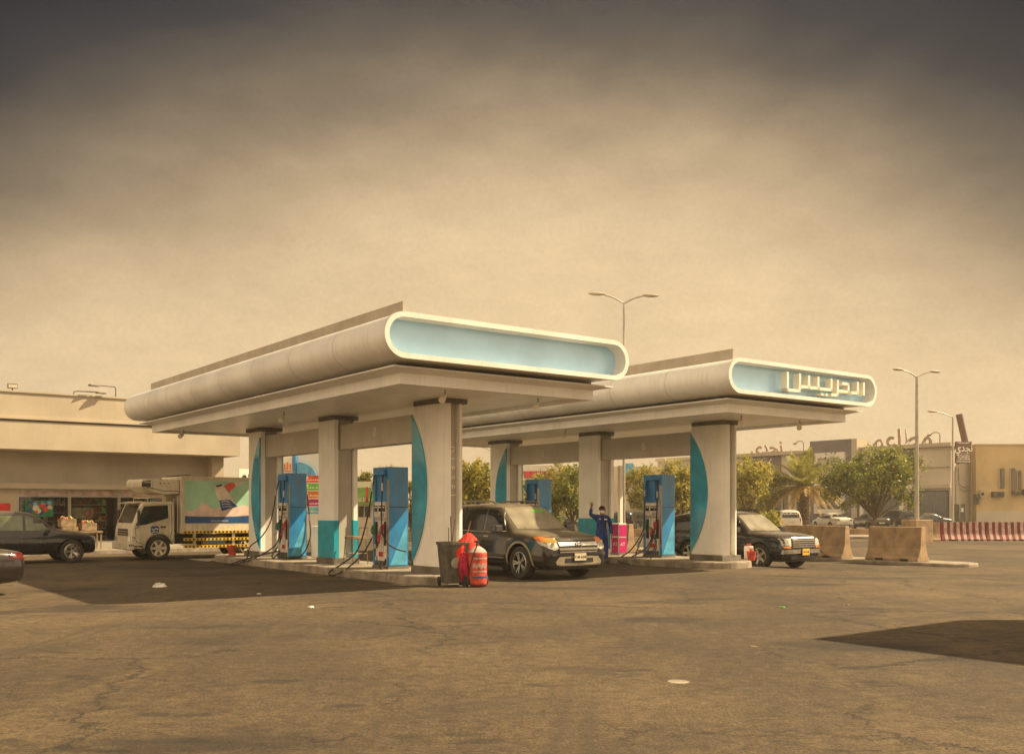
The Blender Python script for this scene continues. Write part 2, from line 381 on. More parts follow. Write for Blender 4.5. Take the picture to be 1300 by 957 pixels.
class MB:
    def __init__(s, off=(0, 0, 0)):
        s.bm = bmesh.new(); s.off = Vector(off); s.mi = 0
    def V(s, co): return s.bm.verts.new(Vector(co) - s.off)
    def face(s, vs):
        try:
            f = s.bm.faces.new(vs); f.material_index = s.mi; return f
        except ValueError: return None
    def poly(s, pts): return s.face([s.V(p) for p in pts])
    def box(s, c, size, rot=None, taper=1.0):
        m = Matrix.Translation(Vector(c)) @ rotm(rot)
        hx, hy, hz = size[0] / 2, size[1] / 2, size[2] / 2
        vs = []
        for z, k in ((-hz, 1), (hz, taper)):
            for x, y in ((-hx, -hy), (hx, -hy), (hx, hy), (-hx, hy)):
                vs.append(s.V(m @ Vector((x * k, y * k, z))))
        for f in ((3, 2, 1, 0), (4, 5, 6, 7), (0, 1, 5, 4), (1, 2, 6, 5), (2, 3, 7, 6), (3, 0, 4, 7)): s.face([vs[i] for i in f])
        return s
    def b2(s, x0, x1, y0, y1, z0, z1): return s.box(((x0 + x1) / 2, (y0 + y1) / 2, (z0 + z1) / 2), (abs(x1 - x0), abs(y1 - y0), abs(z1 - z0)))
    def prism(s, pts, axis, a, b):
        """polygon pts in the two other axes, extruded along axis from a to b"""
        def mk(p, t):
            return {'x': (t, p[0], p[1]), 'y': (p[0], t, p[1]), 'z': (p[0], p[1], t)}[axis]
        A = [s.V(mk(p, a)) for p in pts]; B = [s.V(mk(p, b)) for p in pts]
        n = len(pts)
        s.face(A[::-1]); s.face(B)
        for i in range(n): s.face([A[i], A[(i + 1) % n], B[(i + 1) % n], B[i]])
        return s
    def ring(s, p, d, r, seg, ph=0):
        d = Vector(d).normalized(); q = d.to_track_quat('Z', 'Y')
        if not hasattr(r, '__len__'): r = (r, r)
        return [s.V(Vector(p) + q @ Vector((math.cos(ph + 2 * math.pi * i / seg) * r[0], math.sin(ph + 2 * math.pi * i / seg) * r[1], 0))) for i in range(seg)]
    def cyl(s, p0, p1, r, seg=10, r2=None, cap=True):
        d = Vector(p1) - Vector(p0)
        A = s.ring(p0, d, r, seg); B = s.ring(p1, d, r if r2 is None else r2, seg)
        for i in range(seg): s.face([A[i], A[(i + 1) % seg], B[(i + 1) % seg], B[i]])
        if cap: s.face(A[::-1]); s.face(B)
        return s
    def tube(s, pts, r, seg=8, smooth=0):
        P = [Vector(p) for p in pts]
        if smooth:
            Q = []
            for i in range(len(P) - 1):
                p0 = P[max(i - 1, 0)]; p1 = P[i]; p2 = P[i + 1]; p3 = P[min(i + 2, len(P) - 1)]
                for k in range(smooth):
                    t = k / smooth
                    Q.append(0.5 * ((2 * p1) + (-p0 + p2) * t + (2 * p0 - 5 * p1 + 4 * p2 - p3) * t * t + (-p0 + 3 * p1 - 3 * p2 + p3) * t ** 3))
            Q.append(P[-1]); P = Q
        prev = None; up = None
        for i, p in enumerate(P):
            d = (P[min(i + 1, len(P) - 1)] - P[max(i - 1, 0)])
            if d.length < 1e-6: d = Vector((0, 0, 1))
            d.normalize()
            if up is None:
                up = d.orthogonal().normalized()
            else:
                up = (up - d * up.dot(d))
                up = up.normalized() if up.length > 1e-5 else d.orthogonal().normalized()
            w = d.cross(up); rr = r[i] if hasattr(r, '__len__') and len(r) == len(P) else (r if not hasattr(r, '__len__') else r[0] + (r[1] - r[0]) * i / (len(P) - 1))
            cur = [s.V(p + (up * math.cos(2 * math.pi * k / seg) + w * math.sin(2 * math.pi * k / seg)) * rr) for k in range(seg)]
            if prev:
                for k in range(seg): s.face([prev[k], prev[(k + 1) % seg], cur[(k + 1) % seg], cur[k]])
            else: s.face(cur[::-1])
            prev = cur
        s.face(prev)
        return s
    def lathe(s, prof, c, axis='z', seg=20, cap=True):
        prev = None; first = None
        for r, h in prof:
            cur = []
            for k in range(seg):
                a = 2 * math.pi * k / seg; x, y = r * math.cos(a), r * math.sin(a)
                p = {'z': (x, y, h), 'y': (x, h, y), 'x': (h, x, y)}[axis]
                cur.append(s.V(Vector(c) + Vector(p)))
            if prev:
                for k in range(seg): s.face([prev[k], prev[(k + 1) % seg], cur[(k + 1) % seg], cur[k]])
            else: first = cur
            prev = cur
        if cap: s.face(first[::-1]); s.face(prev)
        return s
    def ball(s, c, r, seg=10, rings=7):
        if not hasattr(r, '__len__'): r = (r, r, r)
        prev = None; top = s.V((c[0], c[1], c[2] + r[2])); bot = s.V((c[0], c[1], c[2] - r[2])); 
        for j in range(1, rings):
            th = math.pi * j / rings
            cur = [s.V((c[0] + r[0] * math.sin(th) * math.cos(2 * math.pi * k / seg), c[1] + r[1] * math.sin(th) * math.sin(2 * math.pi * k / seg), c[2] + r[2] * math.cos(th))) for k in range(seg)]
            for k in range(seg):
                if prev: s.face([prev[k], cur[k], cur[(k + 1) % seg], prev[(k + 1) % seg]])
                else: s.face([top, cur[k], cur[(k + 1) % seg]])
            prev = cur
        for k in range(seg): s.face([prev[k], bot, prev[(k + 1) % seg]])
        return s
    def build(s, name, m, parent=None, bevel=0, smooth=None, loc=None, rot=None, kind=None, label=None, seg=2):
        bmesh.ops.recalc_face_normals(s.bm, faces=s.bm.faces[:])
        me = bpy.data.meshes.new(name); s.bm.to_mesh(me); s.bm.free()
        for x in (m if isinstance(m, (list, tuple)) else [m]): me.materials.append(MATS[x] if isinstance(x, str) else x)
        o = bpy.data.objects.new(name, me); COL.objects.link(o)
        if parent: o.parent = parent
        if loc is not None: o.location = loc
        if rot is not None: o.rotation_euler = rot
        if smooth:
            me.shade_smooth(); me.set_sharp_from_angle(angle=R(smooth))
        if bevel:
            bv = o.modifiers.new('bevel', 'BEVEL'); bv.width = bevel; bv.segments = seg; bv.limit_method = 'ANGLE'; bv.angle_limit = R(35)
        if kind: o['kind'] = kind
        if label: o['label'] = label
        return o

def text_obj(name, s, m, size, parent, M4, depth=0.01, cond=1.0, thick=0.0, bold=0.0, kind=None):
    """text as real extruded mesh; M4 places text plane (x right, y up) into the parent's space"""
    c = bpy.data.curves.new('t', 'FONT'); c.body = s; c.size = size; c.extrude = depth / 2; c.align_x = 'CENTER'; c.align_y = 'CENTER'
    c.offset = bold; c.resolution_u = 3; c.space_character = cond
    o = bpy.data.objects.new('t', c); COL.objects.link(o)
    bpy.context.view_layer.update()
    me = bpy.data.meshes.new_from_object(o.evaluated_get(bpy.context.evaluated_depsgraph_get()))
    bpy.data.objects.remove(o); bpy.data.curves.remove(c)
    me.transform(M4); me.materials.clear(); me.materials.append(MATS[m]); me.name = name
    q = bpy.data.objects.new(name, me); COL.objects.link(q); q.parent = parent
    if kind: q['kind'] = kind
    return q

def plane_mat(origin, xdir, ydir=(0, 0, 1)):
    x = Vector(xdir).normalized(); y = Vector(ydir).normalized(); z = x.cross(y)
    m = Matrix(((x.x, y.x, z.x, origin[0]), (x.y, y.y, z.y, origin[1]), (x.z, y.z, z.z, origin[2]), (0, 0, 0, 1)))
    return m

# ------------------------------------------------------------------ ground
def build_ground():
    b = MB()
    vs = [-500, -60, 0, 12, 23.0, 23.2, 23.4, 23.6, 23.8, 24.0, 24.2, 60, 150, 900]
    us = [-500, -60, 0, 20, 40, 80, 200, 900]
    grid = [[b.V(VU(v, u, gz(v))) for u in us] for v in vs]
    for i in range(len(vs) - 1):
        for j in range(len(us) - 1): b.face([grid[i][j], grid[i + 1][j], grid[i + 1][j + 1], grid[i][j + 1]])
    b.build('ground', 'asphalt', smooth=30, kind='structure')
build_ground()

def island(v0, v1, u0, u1, z, name='pump_island', zb=-0.4):
    pts = []
    r = (v1 - v0) / 2 * 0.9
    def corner(cv, cu, a0):
        for k in range(7):
            a = a0 + math.pi / 2 * k / 6; pts.append((cv + r * math.cos(a), cu + r * math.sin(a)))
    corner(v1 - r, u1 - r, 0); corner(v0 + r, u1 - r, math.pi / 2); corner(v0 + r, u0 + r, math.pi); corner(v1 - r, u0 + r, 1.5 * math.pi)
    b = MB(); b.prism(pts, 'z', zb, z)
    return b.build(name, 'kerb', loc=(0, 0, 0), rot=(0, 0, ANG), bevel=0.05, seg=3, kind='structure')
# cross-section islands
isl = [island(11.35, 13.55, 18.5, 31.9, 0.2), island(20.8, 23.0, 18.5, 31.9, 0.2), island(29.8, 31.4, 16.4, 33.0, -0.05, zb=-0.6)]
# ------------------------------------------------------------------ canopies
def stadium(v0, v1, z0, z1, n=12):
    r = (z1 - z0) / 2; zc = (z0 + z1) / 2; P = []
    for k in range(n + 1):
        a = -math.pi / 2 + math.pi * k / n; P.append((v1 - r + r * math.cos(a), zc + r * math.sin(a)))
    for k in range(n + 1):
        a = math.pi / 2 + math.pi * k / n; P.append((v0 + r + r * math.cos(a), zc + r * math.sin(a)))
    return P

def canopy(dv, label, digits, diesel, letters):
    base = (12.45 + dv, 24.6, 0)
    root = thing('fuel_canopy', label, 'canopy', VU(base[0], base[1], 0.2), ANG, 'fuel station canopies')
    off = (12.45, 24.6, 0.2)
    nb = lambda: MB(off)
    v0, v1, z0, z1, u0, u1 = 9.05, 15.16, 4.52, 5.35, 16.03, 32.9
    # bull-nosed roof box
    b = nb(); P = stadium(v0, v1, z0, z1, 16); Pi = stadium(v0 + .079, v1 - .079, z0 + .079, z1 - .079, 16)
    n = len(P)
    A = [b.V((p[0], u0, p[1])) for p in P]; B = [b.V((p[0], u1, p[1])) for p in P]
    I0 = [b.V((p[0], u0, p[1])) for p in Pi]; I1 = [b.V((p[0], u0 + .32, p[1])) for p in Pi]
    for i in range(n):
        j = (i + 1) % n
        b.face([A[i], A[j], B[j], B[i]]); b.face([A[j], A[i], I0[i], I0[j]]); b.face([I0[i], I0[j], I1[j], I1[i]])
    b.face(B)
    shell = b.build('roof_shell', 'panel_white', root, smooth=40)
    # cladding joints: thin dark bands round the box
    for k in range(1, 8):
        uj = u0 + (u1 - u0) * k / 8; b = nb(); Pj = stadium(v0 - .002, v1 + .002, z0 - .002, z1 + .002, 16)
        for i in range(n):
            j = (i + 1) % n; b.face([b.V((Pj[i][0], uj, Pj[i][1])), b.V((Pj[j][0], uj, Pj[j][1])), b.V((Pj[j][0], uj + .014, Pj[j][1])), b.V((Pj[i][0], uj + .014, Pj[i][1]))])
        b.build('cladding_joint', 'roof_edge', shell)
    # raised rim round the sign recess
    b = nb(); Q = stadium(v0 - .02, v1 + .02, z0 - .02, z1 + .02, 16); Qi = stadium(v0 + .078, v1 - .078, z0 + .078, z1 - .078, 16)
    f0 = [b.V((p[0], u0 - .05, p[1])) for p in Q]; g0 = [b.V((p[0], u0 + .06, p[1])) for p in Q]
    f1 = [b.V((p[0], u0 - .05, p[1])) for p in Qi]; g1 = [b.V((p[0], u0 + .06, p[1])) for p in Qi]
    for i in range(n):
        j = (i + 1) % n
        b.face([f0[i], f0[j], g0[j], g0[i]]); b.face([f0[i], f0[j], f1[j], f1[i]]); b.face([f1[i], f1[j], g1[j], g1[i]]); b.face([g0[i], g0[j], g1[j], g1[i]])
    b.build('sign_rim', 'panel_white', shell, smooth=40)
    b = nb(); b.prism(stadium(v0 + .08, v1 - .08, z0 + .08, z1 - .08, 16), 'y', u0 + .28, u0 + .31)
    panel = b.build('sign_panel', 'sign_blue', root)
    if letters:
        # raised white block lettering in squared arabic strokes (x 540..1160, y 213..340 in drawing units)
        def mp(x, y): return (v0 + 2.15 + (x - 540) / 620 * 3.50, 5.15 - (y - 213) / 120 * .42)
        def stroke(name, pts, w=.075):
            b = nb()
            for (x0, y0), (x1, y1) in zip(pts[:-1], pts[1:]):
                a = Vector(mp(x0, y0)); c = Vector(mp(x1, y1)); d = (c - a).normalized(); nn = Vector((-d.y, d.x)) * w / 2; e = d * w / 2
                q = [a - e + nn, a - e - nn, c + e - nn, c + e + nn]
                b.prism([(p.x, p.y) for p in q], 'y', u0 - .02, u0 + .16)
            b.build(name, 'letter_white', panel)
        stroke('letter', [(1145, 222), (1145, 302)])
        stroke('letter', [(1095, 222), (1095, 302), (1050, 302)])
        stroke('letter', [(975, 240), (1020, 240), (1020, 300), (945, 300)])
        stroke('letter', [(935, 228), (935, 335), (890, 335)])
        stroke('letter', [(885, 225), (885, 300), (800, 300)])
        stroke('letter', [(785, 222), (785, 300), (720, 300)])
        stroke('letter', [(715, 222), (715, 300), (655, 300)])
        stroke('letter', [(648, 216), (648, 335), (560, 335), (560, 216)])
        stroke('letter_dot', [(812, 340), (818, 340)], .06); stroke('letter_dot', [(846, 340), (852, 340)], .06)
    # roof upstand
    b = nb(); b.b2(9.66, 9.72, 16.4, 32.1, 5.2, 5.66)
    b.build('roof_upstand', 'roof_edge', root)
    # neck between box and fascia
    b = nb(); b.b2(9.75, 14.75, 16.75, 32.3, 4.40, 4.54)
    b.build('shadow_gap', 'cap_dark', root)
    # fascia with flared lip
    rings = [((9.89, 14.64, 16.82, 32.21), 4.21), ((9.89, 14.64, 16.82, 32.21), 4.12), ((9.77, 14.76, 16.7, 32.33), 4.12), ((9.77, 14.76, 16.7, 32.33), 4.33),
             ((9.62, 14.91, 16.55, 32.48), 4.375), ((9.45, 15.08, 16.38, 32.65), 4.395), ((9.45, 15.08, 16.38, 32.65), 4.425), ((9.8, 14.7, 16.8, 32.2), 4.45)]
    b = nb(); prev = None
    for (a, c, d, e), z in rings:
        cur = [b.V(p) for p in ((a, d, z), (c, d, z), (c, e, z), (a, e, z))]
        if prev:
            for i in range(4): b.face([prev[i], prev[(i + 1) % 4], cur[(i + 1) % 4], cur[i]])
        prev = cur
    b.face(prev)
    b.build('fascia', 'panel_white', root)
    # soffit planks
    sb = thing_part = None
    k = 0; first = None
    uu = 16.83
    soff = MB(off); soff.b2(9.9, 14.63, 16.83, 32.2, 4.215, 4.235); soff.build('soffit_backing', 'cap_dark', root)
    wid = (32.2 - 16.83) / 12
    for k in range(12):
        if first is None:
            b = nb(); b.b2(9.9, 14.63, 16.83, 16.83 + wid - .012, 4.20, 4.212); first = b.build('soffit_panel', 'soffit_white', root)
        else:
            c = first.copy(); COL.objects.link(c); c.parent = root; c.location = (0, wid * k, 0)
    # columns
    zt = 4.198; zi = 0.2
    def plan_end(mirror_u, mirror_v):
        P = [(12.10, 20.05), (12.10, 19.35), (12.115, 19.15), (12.15, 18.98), (12.22, 18.86), (12.33, 18.80), (12.345, 18.93), (12.27, 19.05), (12.25, 19.3), (12.25, 20.05)]
        return [((24.9 - v) if mirror_v else v, (2 * 24.6 - u) if mirror_u else u) for v, u in P]
    def plan_mid(mirror_v):
        P = [(12.10, 24.15), (12.10, 25.1), (12.22, 25.1), (12.22, 24.15)]
        return [((24.9 - v) if mirror_v else v, u) for v, u in P]
    for ci, (ua, ub) in enumerate(((18.95, 19.97), (24.24, 25.02), (29.23, 30.25))):
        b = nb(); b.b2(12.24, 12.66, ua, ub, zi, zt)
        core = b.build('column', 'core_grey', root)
        b = nb(); b.b2(12.05, 12.85, ua - .12, ub + .12, zi, .36); b.build('plinth', 'plinth', core, bevel=.01)
        b = nb(); b.b2(12.09, 12.81, ua - .11, ub + .07, 4.09, 4.194); b.build('column_cap', 'cap_dark', core)
        for mv in (0, 1):
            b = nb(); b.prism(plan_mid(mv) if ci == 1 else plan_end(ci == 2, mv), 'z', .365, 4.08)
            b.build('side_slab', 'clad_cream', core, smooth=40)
            if ci == 1:
                b = nb(); P = [(12.085, 24.135), (12.085, 25.115), (12.235, 25.115), (12.235, 24.135)]
                b.prism([((24.9 - v) if mv else v, u) for v, u in P], 'z', .37, 1.37)
                b.build('teal_band', 'teal_flat', core)
            else:
                fl = 20.06 if ci == 0 else 29.14; sg = -1 if ci == 0 else 1
                zc = 2.16; hh = 1.72; bulge = .66
                Rr = (hh * hh + bulge * bulge) / (2 * bulge); P = []
                for k in range(25):
                    z = -hh + 2 * hh * k / 24
                    P.append((fl + sg * (math.sqrt(max(0, Rr * Rr - z * z)) - (Rr - bulge)), zc + z))
                va, vb_ = (12.055, 12.1) if not mv else (12.8, 12.845)
                b = nb()
                # slightly bowed crescent panel
                b.prism(P, 'x', va, vb_)
                b.build('crescent_panel', 'teal_gloss', core)
                b = nb(); b.prism([(p[0] + sg * .03, zc + (p[1] - zc) * 1.012) for p in P], 'x', va + (.025 if not mv else 0), vb_ - (0.025 if mv else 0)); b.build('crescent_trim', 'letter_white', core)
        if ci == 0 and diesel:
            for i, ch in enumerate('DIESEL'):
                text_obj('letter', ch, 'letter_white', .20, core, Matrix.Translation(-Vector(off)) @ plane_mat((12.46, 18.945, 3.05 - i * .215), (0, 0, -1), (1, 0, 0)), .008)
    # beams with the pump numbers
    for (ua, ub, dg) in ((25.02, 29.23, digits[0]), (19.97, 24.24, digits[1])):
        b = nb(); b.b2(12.27, 12.63, ua, ub, 3.28, 3.94)
        bm_ = b.build('beam', 'beam_grey', root, bevel=.008)
        text_obj('number', dg, 'letter_white', .34, bm_, Matrix.Translation(-Vector(off)) @ plane_mat((12.262, (ua + ub) / 2 + .1, 3.62), (0, -1, 0), (0, 0, 1)), .014)
    # small floodlights under the soffit
    for (v, u) in ((11.4, 17.6), (13.9, 17.6), (10.6, 24.0), (10.5, 31.5), (14.2, 26.0)):
        b = nb(); b.cyl((v, u, 4.2), (v, u, 4.1), .02, 6); b.cyl((v, u, 4.1), (v - .05, u - .02, 4.02), .015, 6)
        fl = b.build('spotlight', 'steel', root)
        b = nb(); b.cyl((v - .02, u, 4.06), (v - .15, u - .10, 3.96), .05, 10, .075); b.build('lamp_head', 'letter_white', fl, smooth=40)
    return root
canopy(0, 'pale station canopy nearer the camera with blank blue end sign above beam 8', '78', True, False)
canopy(9.45, 'pale station canopy farther right, with raised white Arabic lettering on its blue end sign', '56', False, True)

# kerb stones: thin joints sunk along the island edges, worn paint chips
def kerb_joints():
    rn = random.Random(8)
    for isl_, v0, v1, u0, u1 in ((0, 11.35, 13.55, 20.0, 31.0), (1, 20.8, 23.0, 20.0, 31.0)):
        b = MB(); u = u0
        while u < u1:
            b.b2(v0 - .004, v0 + .30, u - .006, u + .006, .02, .2035); u += 1.0
        o = b.build('kerb_joint', 'plinth', kind='stuff'); o.parent = isl[isl_]
kerb_joints()

# third station roof, right of the picture: its corner shades the asphalt bottom right
def side_roof():
    r = thing('service_canopy', 'flat roofed service canopy standing off to the right of the pumps', 'canopy', VU(19.5, 0.0, 0), ANG)
    off = (19.5, 0.0, 0)
    b = MB(off); b.prism([(16.3, 5.0), (19.9, 5.0), (23.3, 2.4), (23.3, -6.0), (16.3, -6.0)], 'z', 5.75, 6.15); b.build('roof', 'panel_white', r, bevel=.02)
    b = MB(off); b.prism([(16.4, 4.9), (19.8, 4.9), (23.2, 2.3), (23.2, -5.9), (16.4, -5.9)], 'z', 5.70, 5.745); b.build('soffit', 'soffit_white', r)
    for v, u in ((19.8, 3.0), (19.8, -4.5)):
        b = MB(off); b.b2(v - .2, v + .2, u - .3, u + .3, -.02, 5.69); b.build('column', 'clad_cream', r, bevel=.02)
side_roof()

# ------------------------------------------------------------------ fuel pumps
def pump(v, u, z, label, seed, open_top, hoses):
    """front faces -v; local x = v, y = u"""
    r = thing('fuel_pump', label, 'fuel pump', VU(v, u, z), ANG, 'fuel pumps on the islands')
    rnd = random.Random(seed); D = .55; Wd = .80; H = 2.52
    b = MB(); b.b2(-.02, D + .02, -.01, Wd + .01, 0, .07); b.build('base', 'plinth', r)
    for y0 in (0, Wd - .10):
        b = MB(); b.b2(0, D, y0, y0 + .10, .07, H)
        p = b.build('end_panel', 'pump_blue', r, bevel=.01)
        b = MB(); y = -.006 if y0 == 0 else Wd + .001
        b.b2(.02, D - .02, y, y + .005, 1.52, 1.535); b.build('panel_joint', 'hub_black', p)
        b = MB(); b.prism([(.03, .1), (D - .03, .1), (D - .03, 1.18)], 'y', y - .001, y + .004); b.build('painted_sun_patch', 'sky_blue_sign', p)  # paler triangle painted as the sunlit lower corner of the end panel
    b = MB(); b.b2(0, D, .101, Wd - .101, H - .16, H); b.build('top_beam', 'pump_blue', r, bevel=.01)
    if open_top:
        b = MB(); b.b2(.10, D - .12, .40, Wd - .101, 1.72, H - .161); b.build('upper_panel', 'pump_blue', r, bevel=.01)
        b = MB(); b.cyl((.3, .22, 1.6), (.3, .22, 2.36), .035, 8); b.build('riser_pipe', 'steel', r, smooth=40)
    else:
        b = MB(); b.b2(.05, D - .05, .101, Wd - .101, 1.66, H - .161); b.build('upper_panel', 'pump_blue', r)
        b = MB(); b.b2(-.10, .0, .12, .62, H - .20, H - .06); b.build('hose_bracket', 'pump_blue', r, bevel=.015)
    # display head and lower cabinet
    b = MB(); b.b2(-.025, D, .101, Wd - .101, 1.27, 1.66); h = b.build('display_head', 'pump_cream', r, bevel=.012)
    for (y0, y1) in ((.15, .29), (.32, .46), (.53, .66)):
        b = MB(); b.b2(-.034, -.0255, y0, y1, 1.42, 1.57); d = b.build('display', 'glass_dark', h)
        b = MB(); b.b2(-.037, -.0345, y0 + .02, y1 - .02, 1.51, 1.54); b.build('digits', 'letter_white', d)
    b = MB()
    for i in range(3):
        for j in range(2): b.b2(-.034, -.0255, .2 + i * .07, .24 + i * .07, 1.30 + j * .05, 1.33 + j * .05)
    b.build('keypad', 'trim_black', h, kind='stuff')
    b = MB(); b.b2(0, D, .101, Wd - .101, .07, 1.26); cab = b.build('lower_cabinet', 'pump_cream', r, bevel=.01)
    b = MB(); b.b2(-.015, -.0005, .13, .67, 1.20, 1.25); b.build('grey_strip', 'roof_edge', cab)
    for y0 in (.13, .555):
        b = MB(); b.b2(-.012, -.0005, y0, y0 + .11, .58, 1.17); b.build('nozzle_pocket', 'hub_black', cab)
    b = MB(); b.b2(-.012, -.0005, .12, .68, .08, .20); b.build('scuffed_kick_plate', 'trash_grey', cab)
    b = MB(); b.b2(-.008, -.0005, .30, .50, .30, .42); b.build('sticker', 'red_paint', cab)
    b = MB(); b.b2(-.008, -.0005, .30, .36, .95, 1.1); b.build('sticker', 'magenta', cab)
    b = MB(); b.b2(-.008, -.0005, .42, .53, .85, .93); b.build('sticker', 'green_sign', cab)
    cols = ['green_plastic', 'red_paint', 'red_paint']
    for i, (y, zz) in enumerate(((.62, .95), (.18, .95), (.34, .72))):
        b = MB(); b.tube([(-.04, y, zz + .16), (-.10, y, zz + .02), (-.10, y, zz - .10)], [.028, .045, .032], 8); b.box((-.10, y, zz + .02), (.05, .055, .20))
        nzz = b.build('nozzle', cols[i], r, smooth=50)
        b = MB(); b.tube([(-.10, y, zz - .08), (-.13, y - .02, zz - .2), (-.22, y - .05, zz - .22)], [.018, .016, .012], 8); b.build('spout', 'steel', nzz, smooth=50)
        b = MB(); b.tube([(-.13, y, zz + .08), (-.17, y, zz), (-.13, y, zz - .09)], .008, 6); b.build('trigger_guard', 'hub_black', nzz)
    for pts in hoses:
        b = MB(); b.tube(pts, .019, 8, smooth=7); h = b.build('hose', 'hose', r, smooth=60)
        b = MB(); p = Vector(pts[1]); b.cyl(p + Vector((0, 0, .12)), p + Vector((0, 0, -.08)), .028, 8); b.build('hose_coupling', 'steel', h, smooth=50)
    b = MB()
    for i in range(14):
        x = rnd.uniform(.03, D - .03); y = rnd.uniform(.03, Wd - .03); a = rnd.uniform(-.03, .03)
        b.cyl((x, y, H), (x + a, y + a, H + rnd.uniform(.05, .10)), .004, 4)
    b.build('bird_spikes', 'letter_white', r, kind='stuff')
    b = MB()
    for x in (.0, D): b.b2(x - .004, x + .004, .0, .1, .3, 2.2)
    b.build('edge_trim', 'steel', r)
    return r
h_a = [[(-.06, .58, 2.38), (-.12, .62, 2.0), (-.22, .72, 1.2), (-.36, .95, .45), (-.60, 1.25, .12), (-.88, 1.45, -.10), (-.95, 1.15, -.17), (-.75, .85, -.02), (-.35, .72, .35), (-.10, .62, .80)],
       [(-.06, .18, 2.38), (-.10, .15, 2.0), (-.16, .08, 1.4), (-.22, -.05, .95), (-.2, -.25, .68), (-.05, -.42, .52), (.2, -.5, .45)],
       [(-.10, .34, .62), (-.22, .30, .50), (-.34, .05, .38), (-.30, -.05, .12), (-.16, .05, .02), (-.02, .12, .25)],
       [(.57, .1, 2.1), (.64, .05, 1.8), (.66, 0, 1.0), (.7, -.05, .4), (.66, .0, .1), (.56, .1, .25)]]
h_b = [[(-.06, .60, 2.36), (-.12, .66, 1.95), (-.22, .85, 1.1), (-.42, 1.10, .62), (-.65, 1.35, .35), (-.85, 1.1, .02), (-1.05, 1.25, -.15), (-1.15, 1.6, -.17), (-1.3, 1.7, -.18)],
       [(-.05, .20, 2.36), (-.09, .18, 1.9), (-.14, .2, 1.3), (-.16, .25, .9), (-.25, .45, .4), (-.75, .9, .0), (-1.15, 1.25, -.16), (-1.25, 1.5, -.18), (-.7, .95, .06), (-.15, .3, .25)],
       [(.57, .05, 2.0), (.62, -.05, 1.2), (.60, -.12, .6), (.3, -.2, .12), (-.1, -.15, .06), (-.3, .1, .1), (-.2, .3, .15)],
       [(-.1, .34, .62), (-.3, .1, .4), (-.45, .2, .12), (-.2, .6, .04), (.0, .7, .2)]]
h_c = [[(.05, .70, 2.34), (-.03, .70, 1.95), (-.07, .68, 1.3), (-.20, .62, .8), (-.5, .8, .25), (-.72, 1.1, -.04), (-.9, .9, -.14), (-.7, .4, -.15), (-.35, .2, .3), (-.12, .18, .8)],
       [(.05, .2, 2.34), (-.02, .18, 1.9), (-.07, .16, 1.2), (-.15, .2, .8), (-.3, .35, .3), (-.6, .75, -.02), (-.75, .3, -.15), (-.6, -.05, -.05), (-.3, -.1, .4), (-.1, .3, .66)],
       [(-.1, .62, .8), (-.3, .7, .35), (-.55, .55, .0), (-.45, .2, .0), (-.2, .1, .3), (-.1, .18, .7)]]
pump(12.15, 21.3, .2, 'blue fuel pump under beam 8, between the near and middle columns of the nearer canopy', 1, False, h_a)
pump(12.15, 27.15, .2, 'blue fuel pump under beam 7, its hose trailing over the kerb, beside the leftmost column', 2, False, h_b)
pump(21.6, 21.3, .2, 'blue fuel pump with open top under beam 6, red nozzle hanging low', 3, True, h_c)
pump(21.6, 27.3, .2, 'blue fuel pump under beam 5, seen above the roof of the big black car', 4, True, h_c)

# ------------------------------------------------------------------ cars
def eval_mesh(o):
    bpy.context.view_layer.update()
    dg = bpy.context.evaluated_depsgraph_get()
    return bpy.data.meshes.new_from_object(o.evaluated_get(dg))

def sec_cabin(w, zb, zbelt, zt, wt):
    return [(0, zb), (w - .16, zb), (w - .03, zb + .10), (w, zb + .34), (w - .01, zbelt - .20), (w - .05, zbelt - .03), (w - .09, zbelt + .05), (wt + .06, zt - .16), (wt - .03, zt - .05), (wt - .22, zt - .008), (0, zt + .02)]
def sec_hood(w, zb, zh, crown=.03):
    return [(0, zb), (w - .16, zb), (w - .03, zb + .10), (w, zb + .34), (w - .01, zh - .26), (w - .03, zh - .14), (w - .06, zh - .07), (w - .13, zh - .02), (w - .25, zh), (w * .5, zh + crown * .7), (0, zh + crown)]

def loft(stations, creases=True):
    bm = bmesh.new(); rings = []
    for x, sec in stations:
        half = [(x, y, z) for y, z in sec]
        other = [(x, -y, z) for y, z in sec[-2:0:-1]]
        rings.append([bm.verts.new(p) for p in half + other])
    n = len(rings[0])
    for a, b in zip(rings[:-1], rings[1:]):
        for i in range(n): bm.faces.new([a[i], a[(i + 1) % n], b[(i + 1) % n], b[i]])
    bm.faces.new(rings[0][::-1]); bm.faces.new(rings[-1])
    bmesh.ops.recalc_face_normals(bm, faces=bm.faces[:])
    return bm

